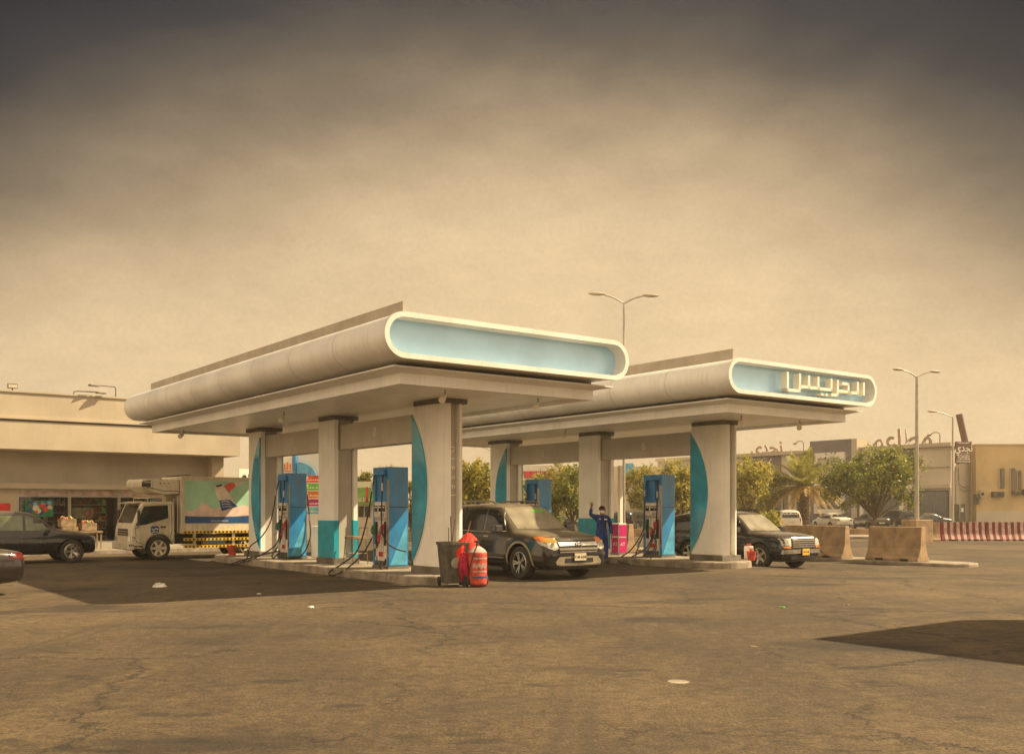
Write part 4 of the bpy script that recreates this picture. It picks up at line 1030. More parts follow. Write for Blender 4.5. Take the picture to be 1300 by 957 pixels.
# ------------------------------------------------------------------ delivery truck (faces -v, seen from its left-hand side... side normal -u)
def truck():
    # local x forward = -v, local y: left side of the truck = -u side (towards the camera)
    root = thing('delivery_truck', 'dusty white refrigerated delivery truck with green milk advert, parked before the shop', 'truck', VU(10.2, 33.95, 0), ANG + math.pi)
    # x=0 is the front axle; front bumper at x=1.25
    S = 1                                    # visible side is +y
    w = .95
    prof = [(.88, .38), (.90, .60), (.89, .98), (.83, 1.20), (.57, 1.84), (.47, 1.91), (-.42, 1.93), (-.50, 1.86), (-.52, .52), (.0, .50), (.55, .36)]
    b = MB(); b.prism(prof, 'y', -w, w)
    o = b.build('cab', 'truck_white', None, bevel=.05, seg=3)
    cut = MB()
    for s_ in (-1, 1): cut.cyl((0, s_ * .55, .40), (0, s_ * 1.3, .40), .46, 28)
    c = cut.build('cut', 'truck_white')
    bo = o.modifiers.new('b', 'BOOLEAN'); bo.operation = 'DIFFERENCE'; bo.object = c; bo.solver = 'EXACT'
    me = eval_mesh(o); bpy.data.objects.remove(o); bpy.data.objects.remove(c)
    me.shade_smooth(); me.set_sharp_from_angle(angle=R(40)); me.name = 'cab'
    cab = bpy.data.objects.new('cab', me); COL.objects.link(cab); cab.parent = root
    sk = CarSkin(me)
    for s_ in (1, -1):
        P = lambda n, m, pts, par=cab, **k: sk.patch(n, m, par, pts, 'side', side=s_, **k)
        P('side_window', 'glass_dark', [(.76, 1.12), (.49, 1.76), (-.28, 1.80), (-.30, 1.38), (.42, 1.17)], step=.4, off=.004)
        P('window_frame', 'truck_white', strip([(.79, 1.09), (.50, 1.80), (-.31, 1.84), (-.34, 1.36), (.43, 1.13), (.79, 1.09)], .03), step=.5, off=.02)
        P('door_seam', 'trim_black', strip([(.77, 1.08), (.72, .60), (.50, .52)], .016), step=.5, off=.004)
        P('door_seam', 'trim_black', strip([(-.40, 1.84), (-.42, .95), (-.36, .72)], .016), step=.5, off=.004)
        P('door_handle', 'trim_black', [(-.22, 1.06), (-.04, 1.06), (-.04, 1.11), (-.22, 1.11)], step=.5, off=.02)
        P('door_logo', 'navy_print', [(.0, 1.08), (.0, .92), (.05, .88), (.22, .88), (.27, .92), (.27, 1.08), (.22, 1.12), (.05, 1.12)], step=.5, off=.004)
        P('door_logo_mark', 'letter_white', strip([(.03, 1.0), (.10, 1.05), (.17, .98), (.24, 1.03)], .03), step=.5, off=.008)
        P('door_logo_mark', 'letter_white', strip([(.04, .93), (.23, .93)], .02), step=.5, off=.008)
        P('arch_trim', 'trim_tan', arc_pts(0, .40, .50, -5, 185, 14) + arc_pts(0, .40, .455, -5, 185, 14)[::-1], step=.6, off=.02)
        P('side_step', 'trim_black', [(.52, .38), (.80, .38), (.80, .48), (.52, .48)], step=.6, off=.015)
        hl = P('headlight', 'lens_clear', [(.86, .64), (.86, .80), (.70, .76), (.72, .66)], step=.3, off=.01)
        b = MB(); b.tube([(.60, s_ * .95, 1.70), (.70, s_ * 1.12, 1.66), (.70, s_ * 1.12, 1.10), (.74, s_ * .95, 1.05)], .012, 6); arm = b.build('mirror_arm', 'trim_black', cab, smooth=50)
        b = MB(); b.box((.71, s_ * 1.14, 1.48), (.06, .16, .32)); b.box((.71, s_ * 1.14, 1.20), (.06, .14, .12)); b.build('wing_mirror', 'trim_black', cab, bevel=.02)
    F_ = lambda n, m, pts, **k: sk.patch(n, m, cab, pts, 'front', **k)
    F_('windscreen', 'glass_dark', [(-.82, 1.22), (.82, 1.22), (.78, 1.80), (-.78, 1.80)], step=.5, off=.006)
    F_('grille', 'trim_black', [(-.60, .80), (.60, .80), (.56, 1.02), (-.56, 1.02)], step=.5, off=.01)
    for z in (.86, .94): F_('grille_bar', 'chrome', strip([(-.55, z), (.55, z)], .025), step=.5, off=.025)
    for s_ in (-1, 1): F_('headlight', 'lens_clear', [(s_ * .62, .62), (s_ * .90, .62), (s_ * .92, .78), (s_ * .64, .78)], step=.4, off=.015)
    F_('bumper_slot', 'hub_black', [(-.45, .42), (.45, .42), (.45, .54), (-.45, .54)], step=.4, off=.012)
    b = MB(); b.b2(.80, .99, -.96, .96, .34, .60); b.build('bumper', 'truck_white', cab, bevel=.04, seg=3)
    b = MB()
    for x in (.95, .89, .83): b.cyl((x, .955, .50), (x, .972, .50), .025, 10)
    b.build('bumper_lamps', 'hub_black', cab)
    b = MB()
    for s_ in (-1, 1): b.tube([(.32, s_ * .78, 1.93), (.32, s_ * .78, 2.04), (-.25, s_ * .78, 2.06), (-.25, s_ * .78, 1.93)], .018, 6)
    b.tube([(.32, -.78, 2.04), (.32, .78, 2.04)], .018, 6); b.tube([(-.25, -.78, 2.06), (-.25, .78, 2.06)], .018, 6)
    b.build('roof_rack', 'truck_white', root)
    b = MB(); b.prism([(.46, 1.89), (.80, 1.85), (.82, 1.875), (.48, 1.93)], 'y', -.8, .8); b.build('sun_visor', 'truck_white', cab)
    # cargo box
    x0, x1 = -.70, -4.05
    b = MB(); b.b2(x1, x0, -.98, .98, .86, 2.76); box = b.build('cargo_box', 'truck_white', root, bevel=.025)
    # aluminium rails round the box side
    for s_ in (1, -1):
        y = s_ * .983
        for (a0, a1, c0, c1) in ((x1, x0, 2.70, 2.76), (x1, x0, .86, .94), (x0 - .10, x0, .94, 2.70), (x1, x1 + .07, .94, 2.70)):
            b = MB(); b.b2(a0, a1, min(y, y + s_ * .018), max(y, y + s_ * .018), c0, c1); b.build('edge_rail', 'barrier_pale' if False else 'truck_white', box)
    # printed advert on the visible side (flat print, layered sheets)
    def sheet(name, m, pts, k, par=box): 
        b = MB(); y = .982 + .003 * k
        b.prism(pts, 'y', y, y + .002)
        return b.build(name, m, par)
    X = lambda t: x0 - .14 - t * 2.55        # t 0..1 across the print, left to right in the photo
    Z = lambda t: 2.62 - t * 1.42            # 0 top .. 1 bottom
    ad = sheet('advert', 'mint_print', [(X(0), Z(0)), (X(1.1), Z(0)), (X(1.1), Z(1)), (X(0), Z(1))], 1)
    spl = [(X(0), Z(.70)), (X(.08), Z(.71)), (X(.15), Z(.66)), (X(.2), Z(.60)), (X(.22), Z(.47)), (X(.25), Z(.58)), (X(.29), Z(.54)), (X(.33), Z(.63)), (X(.42), Z(.66)), (X(.5), Z(.60)), (X(.56), Z(.66)), (X(.64), Z(.64)), (X(.72), Z(.60)), (X(.80), Z(.57)), (X(.86), Z(.60)), (X(.92), Z(.52)), (X(1.0), Z(.58)), (X(1.1), Z(.56)), (X(1.1), Z(.9)), (X(0), Z(.9))]
    sheet('milk_splash', 'pink_print', spl, 2)
    sheet('milk_bottle', 'bottle_print', [(X(.40), Z(.10)), (X(.50), Z(.06)), (X(.545), Z(.20)), (X(.62), Z(.36)), (X(.70), Z(.60)), (X(.50), Z(.70)), (X(.44), Z(.42)), (X(.40), Z(.24))], 3)
    sheet('bottle_cap', 'hub_black', [(X(.41), Z(.10)), (X(.49), Z(.07)), (X(.50), Z(.11)), (X(.42), Z(.145))], 4)
    sheet('bottle_label', 'navy_print', [(X(.455), Z(.46)), (X(.60), Z(.44)), (X(.71), Z(.60)), (X(.49), Z(.72))], 4)
    for q in range(3): sheet('label_mark', 'bottle_print', strip([(X(.48 + .01 * q), Z(.50 + .06 * q)), (X(.53), Z(.475 + .065 * q)), (X(.60 + .02 * q), Z(.50 + .055 * q))], .02), 5)
    sheet('red_flower', 'sign_coral', [(X(.52), Z(.12)), (X(.58), Z(.05)), (X(.64), Z(.02)), (X(.68), Z(.08)), (X(.66), Z(.16)), (X(.61), Z(.22)), (X(.60), Z(.28)), (X(.56), Z(.22)), (X(.55), Z(.17))], 4)
    sheet('pink_splash', 'pink_print', [(X(.66), Z(.06)), (X(.72), Z(-.0)), (X(.80), Z(.02)), (X(.74), Z(.08)), (X(.68), Z(.12))], 3)
    band = [(X(0), Z(.83))] + [(X(t / 10 * 1.1), Z(.83 + .02 * math.sin(t / 10 * 3.2) - .07 * max(0, t / 10 - .55))) for t in range(1, 11)] + [(X(1.1), Z(1.0)), (X(0), Z(1.0))]
    sheet('blue_band', 'navy_print', band, 3)
    tm = lambda x, z: plane_mat((x, .982 + .017, z), (-1, 0, 0), (0, 0, 1))
    text_obj('advert_text', 'www.almarai.com', 'letter_white', .085, box, tm(X(.46), Z(.945)), .003)
    text_obj('advert_text', '21', 'letter_white', .19, box, tm(X(.90), Z(.90)), .003)
    for q in range(3): sheet('advert_dot', 'letter_white', strip([(X(.955 + .03 * q), Z(.905)), (X(.97 + .03 * q), Z(.905))], .04), 5)
    # hazard strips: yellow rails with dark marks
    for s_ in (1,):
        for z, xx0, xx1 in ((.90, -.75, -4.0), (.66, -.78, -3.9), (.42, -.78, -3.9)):
            b = MB(); b.b2(xx1, xx0, s_ * (1.005), s_ * (1.03), z - .045, z + .045); rl = b.build('hazard_strip', 'stripe_yellow', root)
            b = MB(); n = int((xx0 - xx1) / .13)
            for q in range(n):
                xq = xx0 - .05 - q * .13; b.b2(xq - .06, xq, s_ * 1.0305, s_ * 1.034, z - .03, z + .03)
            b.build('hazard_mark', 'hub_black', rl, kind='stuff')
        for xx in (-1.15, -2.5, -3.8):
            b = MB(); b.b2(xx - .05, xx + .05, .975, 1.004, .36, .86); b.build('guard_post', 'steel', root)
    b = MB(); b.b2(-4.0, .3, -.45, -.30, .50, .80); b.b2(-4.0, .3, .30, .45, .50, .80); b.build('chassis_rail', 'trim_black', root)
    b = MB(); b.b2(-2.3, -1.4, .45, .9, .42, .82); b.build('fuel_tank', 'trim_black', root, bevel=.05)
    # refrigeration unit above the cab
    b = MB(); b.prism([(-.69, 2.18), (-.69, 2.66), (.50, 2.66), (.56, 2.56), (.54, 2.40), (.20, 2.22), (-.2, 2.15)], 'y', -.85, .90)
    fr = b.build('refrigeration_unit', 'truck_white', root, bevel=.03)
    b = MB(); b.prism([(.545, 2.58), (.25, 2.62), (.26, 2.38), (.545, 2.40)], 'y', .901, .906); b.build('unit_vent', 'trim_black', fr)
    text_obj('unit_text', 'CITIMAX', 'letter_white', .085, fr, plane_mat((.40, .912, 2.55), (-1, 0, 0), (0, 0, 1)), .003)
    b = MB(); b.prism(strip([(.5, 2.34), (.22, 2.36), (-.1, 2.28), (-.68, 2.26)], .02), 'y', .901, .907); b.build('unit_seam', 'hub_black', fr)
    b = MB()
    for q in range(3): b.box((-.05 - q * .14, .905, 2.52), (.035, .008, .035))
    b.build('unit_bolts', 'hub_black', fr)
    b = MB(); b.tube([(-.60, .6, 2.0), (-.60, .65, 1.2), (-.60, .5, .8)], .03, 7); b.tube([(-.64, .85, 2.1), (-.63, .86, .9)], .018, 6); b.build('exhaust_pipe', 'steel', root, smooth=50)
    b = MB(); b.tube([(-.72, .9, 2.78), (-.3, .7, 2.75), (-1.2, .5, 2.84)], .012, 5); b.build('roof_cable', 'hub_black', root)
    # mudguard + wheels
    add_wheels(root, ((0, -.80), (0, .80), (-3.05, -.78), (-3.05, .78)), .385, .23, 6, 'truck_white', twin=False)
    b = MB(); b.b2(-3.55, -2.55, -.9, .9, .80, .845); b.build('mudguard', 'trim_black', root)
truck()

# ------------------------------------------------------------------ person
def skin_mesh(name, nodes, edges, m, parent, level=2, root_i=0):
    me = bpy.data.meshes.new(name); bm = bmesh.new()
    L = bm.verts.layers.skin.verify()
    vs = []
    for i, (x, y, z, rx, ry) in enumerate(nodes):
        v = bm.verts.new((x, y, z)); v[L].radius = (rx, ry); v[L].use_root = (i == root_i); vs.append(v)
    for a, b in edges: bm.edges.new((vs[a], vs[b]))
    bm.to_mesh(me); bm.free()
    o = bpy.data.objects.new(name, me); COL.objects.link(o)
    s = o.modifiers.new('sk', 'SKIN'); s.use_smooth_shade = True
    u = o.modifiers.new('ss', 'SUBSURF'); u.levels = level; u.render_levels = level
    me2 = eval_mesh(o); bpy.data.objects.remove(o)
    me2.name = name; me2.materials.clear(); me2.materials.append(MATS[m]); me2.shade_smooth()
    q = bpy.data.objects.new(name, me2); COL.objects.link(q); q.parent = parent
    return q

def person():
    # local: faces -y (towards the camera), x to the viewer's right
    root = thing('person', 'attendant in dark blue overalls and white face mask waving a raised arm', 'person', VU(20.55, 22.85, 0), R(8))
    body_n = [(.0, .02, .93, .13, .10), (.0, .01, 1.12, .13, .10), (.01, .0, 1.30, .15, .105), (.01, .0, 1.42, .12, .09), (.01, .0, 1.49, .055, .055), (.01, -.01, 1.56, .06, .065), (.01, -.02, 1.63, .082, .098), (.01, -.01, 1.70, .075, .088),   # 0-7
              (-.09, .02, .86, .09, .09), (-.12, -.02, .50, .062, .062), (-.10, .03, .11, .045, .045), (-.11, -.10, .05, .04, .035),    # 8-11 leg viewer's left
              (.10, .02, .86, .09, .09), (.13, .0, .50, .062, .062), (.15, .05, .11, .045, .045), (.17, -.08, .05, .04, .035),   # 12-15
              (-.18, .0, 1.43, .062, .062), (-.36, -.02, 1.50, .048, .048), (-.335, -.05, 1.74, .032, .036), (-.33, -.055, 1.80, .038, .02),    # 16-19 raised arm
              (.20, .0, 1.42, .062, .062), (.285, .0, 1.14, .048, .048), (.30, -.05, .90, .033, .03), (.305, -.06, .83, .022, .036)]   # 20-23
    body_e = [(0, 1), (1, 2), (2, 3), (3, 4), (4, 5), (5, 6), (6, 7), (0, 8), (8, 9), (9, 10), (10, 11), (0, 12), (12, 13), (13, 14), (14, 15), (3, 16), (16, 17), (17, 18), (18, 19), (3, 20), (20, 21), (21, 22), (22, 23)]
    nodes = list(body_n); edges = list(body_e)
    # fingers of the raised hand (open) and of the hanging hand (curled)
    for i, (dx, ln) in enumerate(((-.033, .065), (-.012, .078), (.010, .075), (.031, .058))):
        k = len(nodes); x = -.33 + dx
        nodes += [(x, -.058, 1.825, .010, .010), (x + dx * .25, -.066, 1.825 + ln * .55, .009, .009), (x + dx * .4, -.078, 1.825 + ln, .008, .008)]
        edges += [(19, k), (k, k + 1), (k + 1, k + 2)]
    k = len(nodes); nodes += [(-.290, -.06, 1.79, .012, .012), (-.268, -.07, 1.82, .010, .010)]; edges += [(19, k), (k, k + 1)]
    for i, (dy, ln) in enumerate(((-.032, .062), (-.012, .074), (.008, .070), (.028, .055))):
        k = len(nodes); y = -.065 + dy
        nodes += [(.305, y, .80, .010, .010), (.297, y, .80 - ln * .5, .009, .009), (.282, y, .80 - ln * .85, .008, .008)]
        edges += [(23, k), (k, k + 1), (k + 1, k + 2)]
    k = len(nodes); nodes += [(.30, -.10, .84, .012, .012), (.288, -.118, .80, .010, .010)]; edges += [(23, k), (k, k + 1)]
    body = skin_mesh('body', nodes, edges, 'skin', root)
    cn = [(.0, .02, .93, .155, .125), (.0, .01, 1.12, .155, .125), (.01, .0, 1.30, .18, .13), (.01, .0, 1.43, .14, .11), (.01, .0, 1.485, .075, .075),
          (-.09, .02, .84, .115, .11), (-.12, -.02, .50, .088, .085), (-.10, .03, .13, .072, .07), (.10, .02, .84, .115, .11), (.13, .0, .50, .088, .085), (.15, .05, .13, .072, .07),
          (-.19, .0, 1.43, .085, .085), (-.36, -.02, 1.50, .068, .068), (-.338, -.05, 1.71, .050, .052), (.21, .0, 1.42, .085, .085), (.285, .0, 1.14, .068, .068), (.30, -.045, .90, .05, .05)]
    ce = [(0, 1), (1, 2), (2, 3), (3, 4), (0, 5), (5, 6), (6, 7), (0, 8), (8, 9), (9, 10), (3, 11), (11, 12), (12, 13), (3, 14), (14, 15), (15, 16)]
    ov = skin_mesh('overalls', cn, ce, 'overall_blue', root)
    b = MB(); b.box((.09, -.150, 1.36), (.09, .012, .045)); b.box((-.09, -.150, 1.37), (.05, .012, .03)); b.build('name_badge', 'letter_white', ov)
    b = MB(); b.b2(-.15, .16, -.135, -.128, .99, 1.0); b.b2(.0, .01, -.150, -.143, 1.0, 1.40); b.build('overall_seam', 'hub_black', ov)
    # head details
    b = MB(); b.ball((.01, .005, 1.685), (.098, .108, .095), 16, 10)
    for v in list(b.bm.verts):
        if v.co.z < 1.645 or (v.co.y < -.045 and v.co.z < 1.70): b.bm.verts.remove(v)
    b.build('hair', 'hair', root, smooth=60)
    b = MB(); b.ball((.01, -.062, 1.585), (.070, .062, .058), 12, 8); b.build('face_mask', 'mask_white', root, smooth=60)
    b = MB()
    for x in (-.022, .042): b.ball((x, -.108, 1.655), (.016, .008, .009), 8, 6)
    b.build('eyes', 'hair', root, smooth=60)
    b = MB(); b.tube([(-.045, -.104, 1.678), (-.022, -.112, 1.684), (.0, -.113, 1.678)], .005, 5); b.tube([(.02, -.113, 1.678), (.042, -.112, 1.684), (.065, -.104, 1.678)], .005, 5); b.build('eyebrows', 'hair', root)
    b = MB(); b.tube([(.01, -.112, 1.66), (.01, -.130, 1.628)], [.009, .014], 7)
    b.build('nose', 'skin', root, smooth=60)
    b = MB()
    for s_ in (-1, 1): b.ball((.01 + s_ * .095, .0, 1.64), (.014, .022, .032), 8, 6)
    b.build('ears', 'skin', root, smooth=60)
    b = MB()
    for x, y in ((-.11, -.06), (.165, -.03)): b.ball((x, y, .05), (.055, .14, .055), 12, 8)
    for v in b.bm.verts:
        if v.co.z < .008: v.co.z = .004
    b.build('shoes', 'shoe', root, smooth=60)
person()

# ------------------------------------------------------------------ things by the near column
def trash_bin():
    r = thing('wheelie_bin', 'grimy dark wheelie bin with brushes in it, standing before the near column', 'bin', VU(11.95, 18.15, 0), ANG - R(20))
    b = MB()
    A = [b.V((x * .44, y * .42, .07)) for x, y in ((-.5, -.5), (.5, -.5), (.5, .5), (-.5, .5))]
    B = [b.V((x * .58, y * .58, .93)) for x, y in ((-.5, -.5), (.5, -.5), (.5, .5), (-.5, .5))]
    C = [b.V((x * .54, y * .54, .93)) for x, y in ((-.5, -.5), (.5, -.5), (.5, .5), (-.5, .5))]
    D = [b.V((x * .40, y * .38, .12)) for x, y in ((-.5, -.5), (.5, -.5), (.5, .5), (-.5, .5))]
    for i in range(4):
        j = (i + 1) % 4
        b.face([A[i], A[j], B[j], B[i]]); b.face([B[i], B[j], C[j], C[i]]); b.face([C[i], C[j], D[j], D[i]])
    b.face(A[::-1]); b.face(D)
    bd = b.build('bin_body', 'trash_grey', r, bevel=.012)
    b = MB()
    for (x0, x1, y0, y1) in ((-.31, .31, -.31, -.27), (-.31, .31, .27, .31), (-.31, -.27, -.27, .27), (.27, .31, -.27, .27)): b.b2(x0, x1, y0, y1, .90, .965)
    b.build('rim', 'trash_grey', r, bevel=.008)
    b = MB(); b.cyl((-.22, .25, .10), (-.27, .25, .10), .10, 16); w1 = b.build('wheel', 'rubber', r, smooth=40)
    b = MB(); b.cyl((.22, .25, .10), (.27, .25, .10), .10, 16); b.build('wheel', 'rubber', r, smooth=40)
    b = MB(); b.cyl((-.24, .33, .9), (.24, .33, .9), .015, 7); b.box((-.2, .31, .9), (.03, .06, .04)); b.box((.2, .31, .9), (.03, .06, .04)); b.build('handle', 'trash_grey', r)
    b = MB(); b.cyl((.02, -.262, .52), (.02, -.278, .515), .12, 18); b.build('round_emblem', 'roof_edge', r, label='pale worn round emblem')
    def stick(name, label, p0, p1, mt, rr=.012, cat='broom'):
        q = thing(name, label, cat, r.matrix_basis @ Vector(p0), 0)
        b = MB(); d = (r.matrix_basis @ Vector(p1)) - (r.matrix_basis @ Vector(p0)); b.cyl((0, 0, 0), d, rr, 8); b.build('handle', mt, q, smooth=50)
        b = MB(); b.box((0, 0, .05), (.22, .05, .09)); b.build('brush_head', 'trim_black', q)
    stick('broom', 'dark thin broom handle leaning left out of the grimy bin', (.02, .05, .15), (.02, .28, 1.52), 'brown_sign')
    stick('mop', 'thin dark mop handle leaning on the column, behind the other handles in the bin', (-.10, .1, .15), (.12, .28, 1.46), 'lamp_dark', .010, 'mop')
    stick('squeegee', 'short wooden stick leaning right out of the grimy bin towards the black car', (-.02, -.05, .15), (.42, .02, 1.42), 'wood', .016, 'squeegee')
    stick('steel_rod', 'short upright dark rod at the left rim of the grimy bin', (-.12, -.15, .15), (-.13, -.16, 1.28), 'hub_black', .008, 'rod')
trash_bin()

def extinguisher():
    r = thing('fire_extinguisher', 'big battered red wheeled fire extinguisher beside the grimy bin', 'fire extinguisher', at(606, 21.45), ANG)
    b = MB(); b.lathe([(.0001, .03), (.16, .03), (.205, .06), (.21, .10), (.21, .70), (.205, .75), (.16, .80), (.08, .84)], (0, 0, 0), 'z', 28, cap=False); cyl = b.build('cylinder', 'red_dirty', r, smooth=50)
    b = MB(); b.lathe([(.205, .752), (.16, .81), (.08, .865), (.045, .88), (.0001, .885)], (0, 0, 0), 'z', 24, cap=False); b.build('pale_shoulder', 'barrier_pale', r, smooth=50)
    b = MB(); b.cyl((0, 0, .86), (0, 0, .98), .03, 10); b.box((.0, 0, .97), (.16, .03, .03)); b.box((.05, 0, 1.01), (.14, .02, .02), (0, -.3, 0)); b.build('valve', 'hub_black', r)
    b = MB()
    n = 12
    for z0, z1, a0, a1, mt in ((.46, .60, 0, 0, ''),):
        pass
    b = MB()
    for i, (a, z, wdt, h) in enumerate([(-2.6 + k * .22, .62, .05, .03) for k in range(8)] + [(-2.6 + k * .16, .46 + .02 * math.sin(k * 2.1), .025, .09) for k in range(10)] + [(-2.5 + k * .2, .34, .045, .03) for k in range(8)]):
        p = Vector((math.cos(a) * .2125, math.sin(a) * .2125, z)); b.box(p, (.006, wdt, h), a)
    b.build('worn_lettering', 'barrier_pale', cyl, kind='stuff')
    b = MB()
    for k in range(9):
        a = -2.6 + k * .22; p = Vector((math.cos(a) * .2125, math.sin(a) * .2125, .22)); b.box(p, (.006, .05, .035), a)
    b.build('blue_label', 'navy_print', cyl, kind='stuff')
    b = MB(); b.tube([(0, -.02, .98), (-.10, -.14, .92), (-.20, -.14, .70), (-.24, -.10, .50), (-.26, -.05, .30)], .014, 7, smooth=5); b.build('hose', 'hose', r, smooth=50)
    for s_ in (-1, 1):
        b = MB(); b.lathe([(.09, -.02), (.13, -.025), (.135, 0), (.13, .025), (.09, .02)], (s_ * .25, .10, .135), 'x', 20, cap=True); b.build('wheel', 'rubber', r, smooth=40)
    b = MB(); b.cyl((-.25, .10, .135), (.25, .10, .135), .015, 8)
    b.tube([(-.17, .16, .1), (-.17, .22, 1.0), (.17, .22, 1.0), (.17, .16, .1)], .014, 7); b.build('trolley_frame', 'trash_grey', r)
    # cloths
    def cloth(name, label, mt, c, w, h, seed, rot=0.0, bulge=.13):
        rn = random.Random(seed); q = thing(name, label, 'cloth', r.matrix_basis @ Vector(c), ANG + rot)
        b = MB(); nx, nz_ = 18, 22; g = []; 
        for j in range(nz_ + 1):
            t = j / nz_; row = []
            for i in range(nx * 2):
                a = 2 * math.pi * i / (nx * 2)
                fold = 1 + .26 * math.sin(a * 5 + seed + t * 2.5) * (t + .15) + .12 * math.sin(a * 9 + seed * 2 + t * 4) + .10 * math.sin(t * 11 + a * 2)
                ww = w * (0.25 + .85 * math.sin(min(1, t * 1.6) * math.pi / 2)) * (1 - .35 * max(0, t - .6)) * fold
                dd = bulge * (0.3 + .8 * math.sin(min(1, t * 1.6) * math.pi / 2)) * fold
                row.append(b.V((ww * math.cos(a) + .05 * math.sin(t * 3 + seed), dd * math.sin(a), h * (1 - t) + .02 * math.sin(a * 3 + seed))))
            g.append(row)
        for j in range(nz_):
            for i in range(nx * 2): b.face([g[j][i], g[j][(i + 1) % (nx * 2)], g[j + 1][(i + 1) % (nx * 2)], g[j + 1][i]])
        b.face(g[0]); b.face(g[-1])
        b.build('cloth', mt, q, smooth=70)
    cloth('red_cloth', 'bright orange red cloth draped over the back of the fire extinguisher', 'red_cloth', (-.07, .30, .62), .25, .52, 1, .1, .12)
    cloth('crimson_cloth', 'dark crimson cloth hanging low between the bin and the fire extinguisher', 'crimson_cloth', (-.21, .16, .12), .12, .62, 4, .3, .10)
extinguisher()

def price_cabinet():
    r = thing('oil_display', 'narrow white framed cabinet with magenta panels right of the waving attendant', 'cabinet', VU(21.75, 23.35, .2), ANG)
    y0, y1, d = 0, .42, .32
    b = MB(); b.b2(.0, d, y0, y1, .0, .06); b.build('base', 'steel', r)
    b = MB()
    for y in (y0, y1 - .04):
        b.b2(-.01, d, y, y + .04, .06, 1.02)
    b.b2(-.01, d, .041, y1 - .041, .98, 1.02); b.build('frame', 'white_paint', r, bevel=.006)
    b = MB(); b.b2(.03, d - .02, .041, y1 - .041, .06, .56); b.build('lower_panel', 'magenta', r)
    b = MB(); b.b2(.03, d - .02, .041, y1 - .041, .60, .975); b.build('upper_panel', 'magenta', r)
    b = MB(); b.b2(.01, .029, .041, y1 - .041, .56, .60); b.build('shelf', 'letter_white', r)
    b = MB(); b.b2(.0, d, -.012, -.001, .07, .56); b.b2(.0, d, -.012, -.001, .60, .97); p = b.build('side_panel', 'magenta', r)
    text_obj('panel_text', 'AT', 'letter_white', .16, p, plane_mat((.14, -.016, .34), (1, 0, 0), (0, 0, 1)), .004)
    text_obj('panel_text', 'AT', 'letter_white', .16, p, plane_mat((.022, .21, .34), (0, -1, 0), (0, 0, 1)), .004)
    r2 = thing('white_post', 'slim white post standing just right of the middle column of the farther canopy', 'post', VU(22.45, 24.05, .2), ANG)
    b = MB(); b.b2(-.06, .06, -.06, .06, 0, 2.9); b.build('post', 'letter_white', r2)
    b = MB(); b.b2(-.09, .09, -.09, .09, 0, .02); b.build('foot_plate', 'steel', r2)
    r3 = thing('white_cabinet', 'low cream cabinet with a red sticker, behind the pump beside the leftmost column', 'cabinet', VU(12.9, 26.6, .2), ANG)
    b = MB(); b.b2(-.2, .2, -.2, .25, .05, .98); b.build('cabinet_body', 'clad_cream', r3, bevel=.03)
    b = MB(); b.b2(-.12, .12, -.212, -.201, .55, .85); b.build('round_sticker', 'red_paint', r3)
    b = MB(); b.b2(-.2, .2, -.215, -.2, .1, .16); b.b2(-.2, .2, -.215, -.2, .22, .28); b.build('grille', 'trim_black', r3)
price_cabinet()

def chair():
    r = thing('metal_stool', 'pale square topped stool with thin dark legs beside the middle column base', 'stool', VU(12.45, 23.6, .2), ANG + .1)
    b = MB(); b.b2(-.22, .22, -.20, .20, .68, .76); b.build('seat', 'wood', r, bevel=.015)
    for x in (-.2, .2):
        for y in (-.18, .18):
            b = MB(); b.cyl((x, y, .68), (x * 1.2, y * 1.25, 0), .012, 7); b.build('leg', 'lamp_dark', r, smooth=50)
    b = MB(); b.cyl((-.22, -.2, .3), (.22, -.2, .3), .009, 6); b.cyl((-.22, .2, .3), (.22, .2, .3), .009, 6); b.build('crossbar', 'lamp_dark', r)
    b = MB(); b.tube([(.22, -.2, .76), (.27, -.2, .98), (.27, .2, .98), (.22, .2, .76)], .012, 6); b.build('back_rail', 'lamp_dark', r)
    q = thing('red_bucket', 'small dull red bucket at the foot of the leftmost column', 'bucket', VU(11.75, 30.6, .2), 0)
    b = MB(); b.lathe([(.0001, 0), (.11, 0), (.15, .30), (.155, .30), (.155, .32), (.14, .32), (.10, .02), (.0001, .02)], (0, 0, 0), 'z', 18, cap=False); b.build('bucket', 'red_dirty', q, smooth=40)
    b = MB(); b.tube([(-.15, 0, .30), (-.08, 0, .42), (.08, 0, .42), (.15, 0, .30)], .006, 5, smooth=3); b.build('handle', 'steel', q)
    q = thing('clay_pot', 'small orange brown pot by the foot of the near column of the farther canopy', 'pot', VU(22.65, 18.75, .2), 0)
    b = MB(); b.lathe([(.0001, 0), (.10, 0), (.14, .22), (.15, .26), (.13, .26), (.09, .02), (.0001, .02)], (0, 0, 0), 'z', 18, cap=False); b.build('pot', 'red_dirty', q, smooth=40)
    q = thing('plastic_canister', 'pink and white plastic canister with red cap next to the small orange pot', 'canister', VU(22.95, 19.1, .2), .4)
    b = MB(); b.box((0, 0, .20), (.17, .26, .40)); b.build('canister_body', 'bottle_print', q, bevel=.03, seg=3)
    b = MB(); b.box((0, -.133, .22), (.10, .006, .2)); b.build('red_label', 'red_paint', q)
    b = MB(); b.cyl((0, .05, .40), (0, .05, .46), .03, 10); b.tube([(0, -.1, .40), (0, -.08, .46), (0, .0, .46), (0, .02, .40)], .014, 6); b.build('cap', 'red_paint', q)
chair()

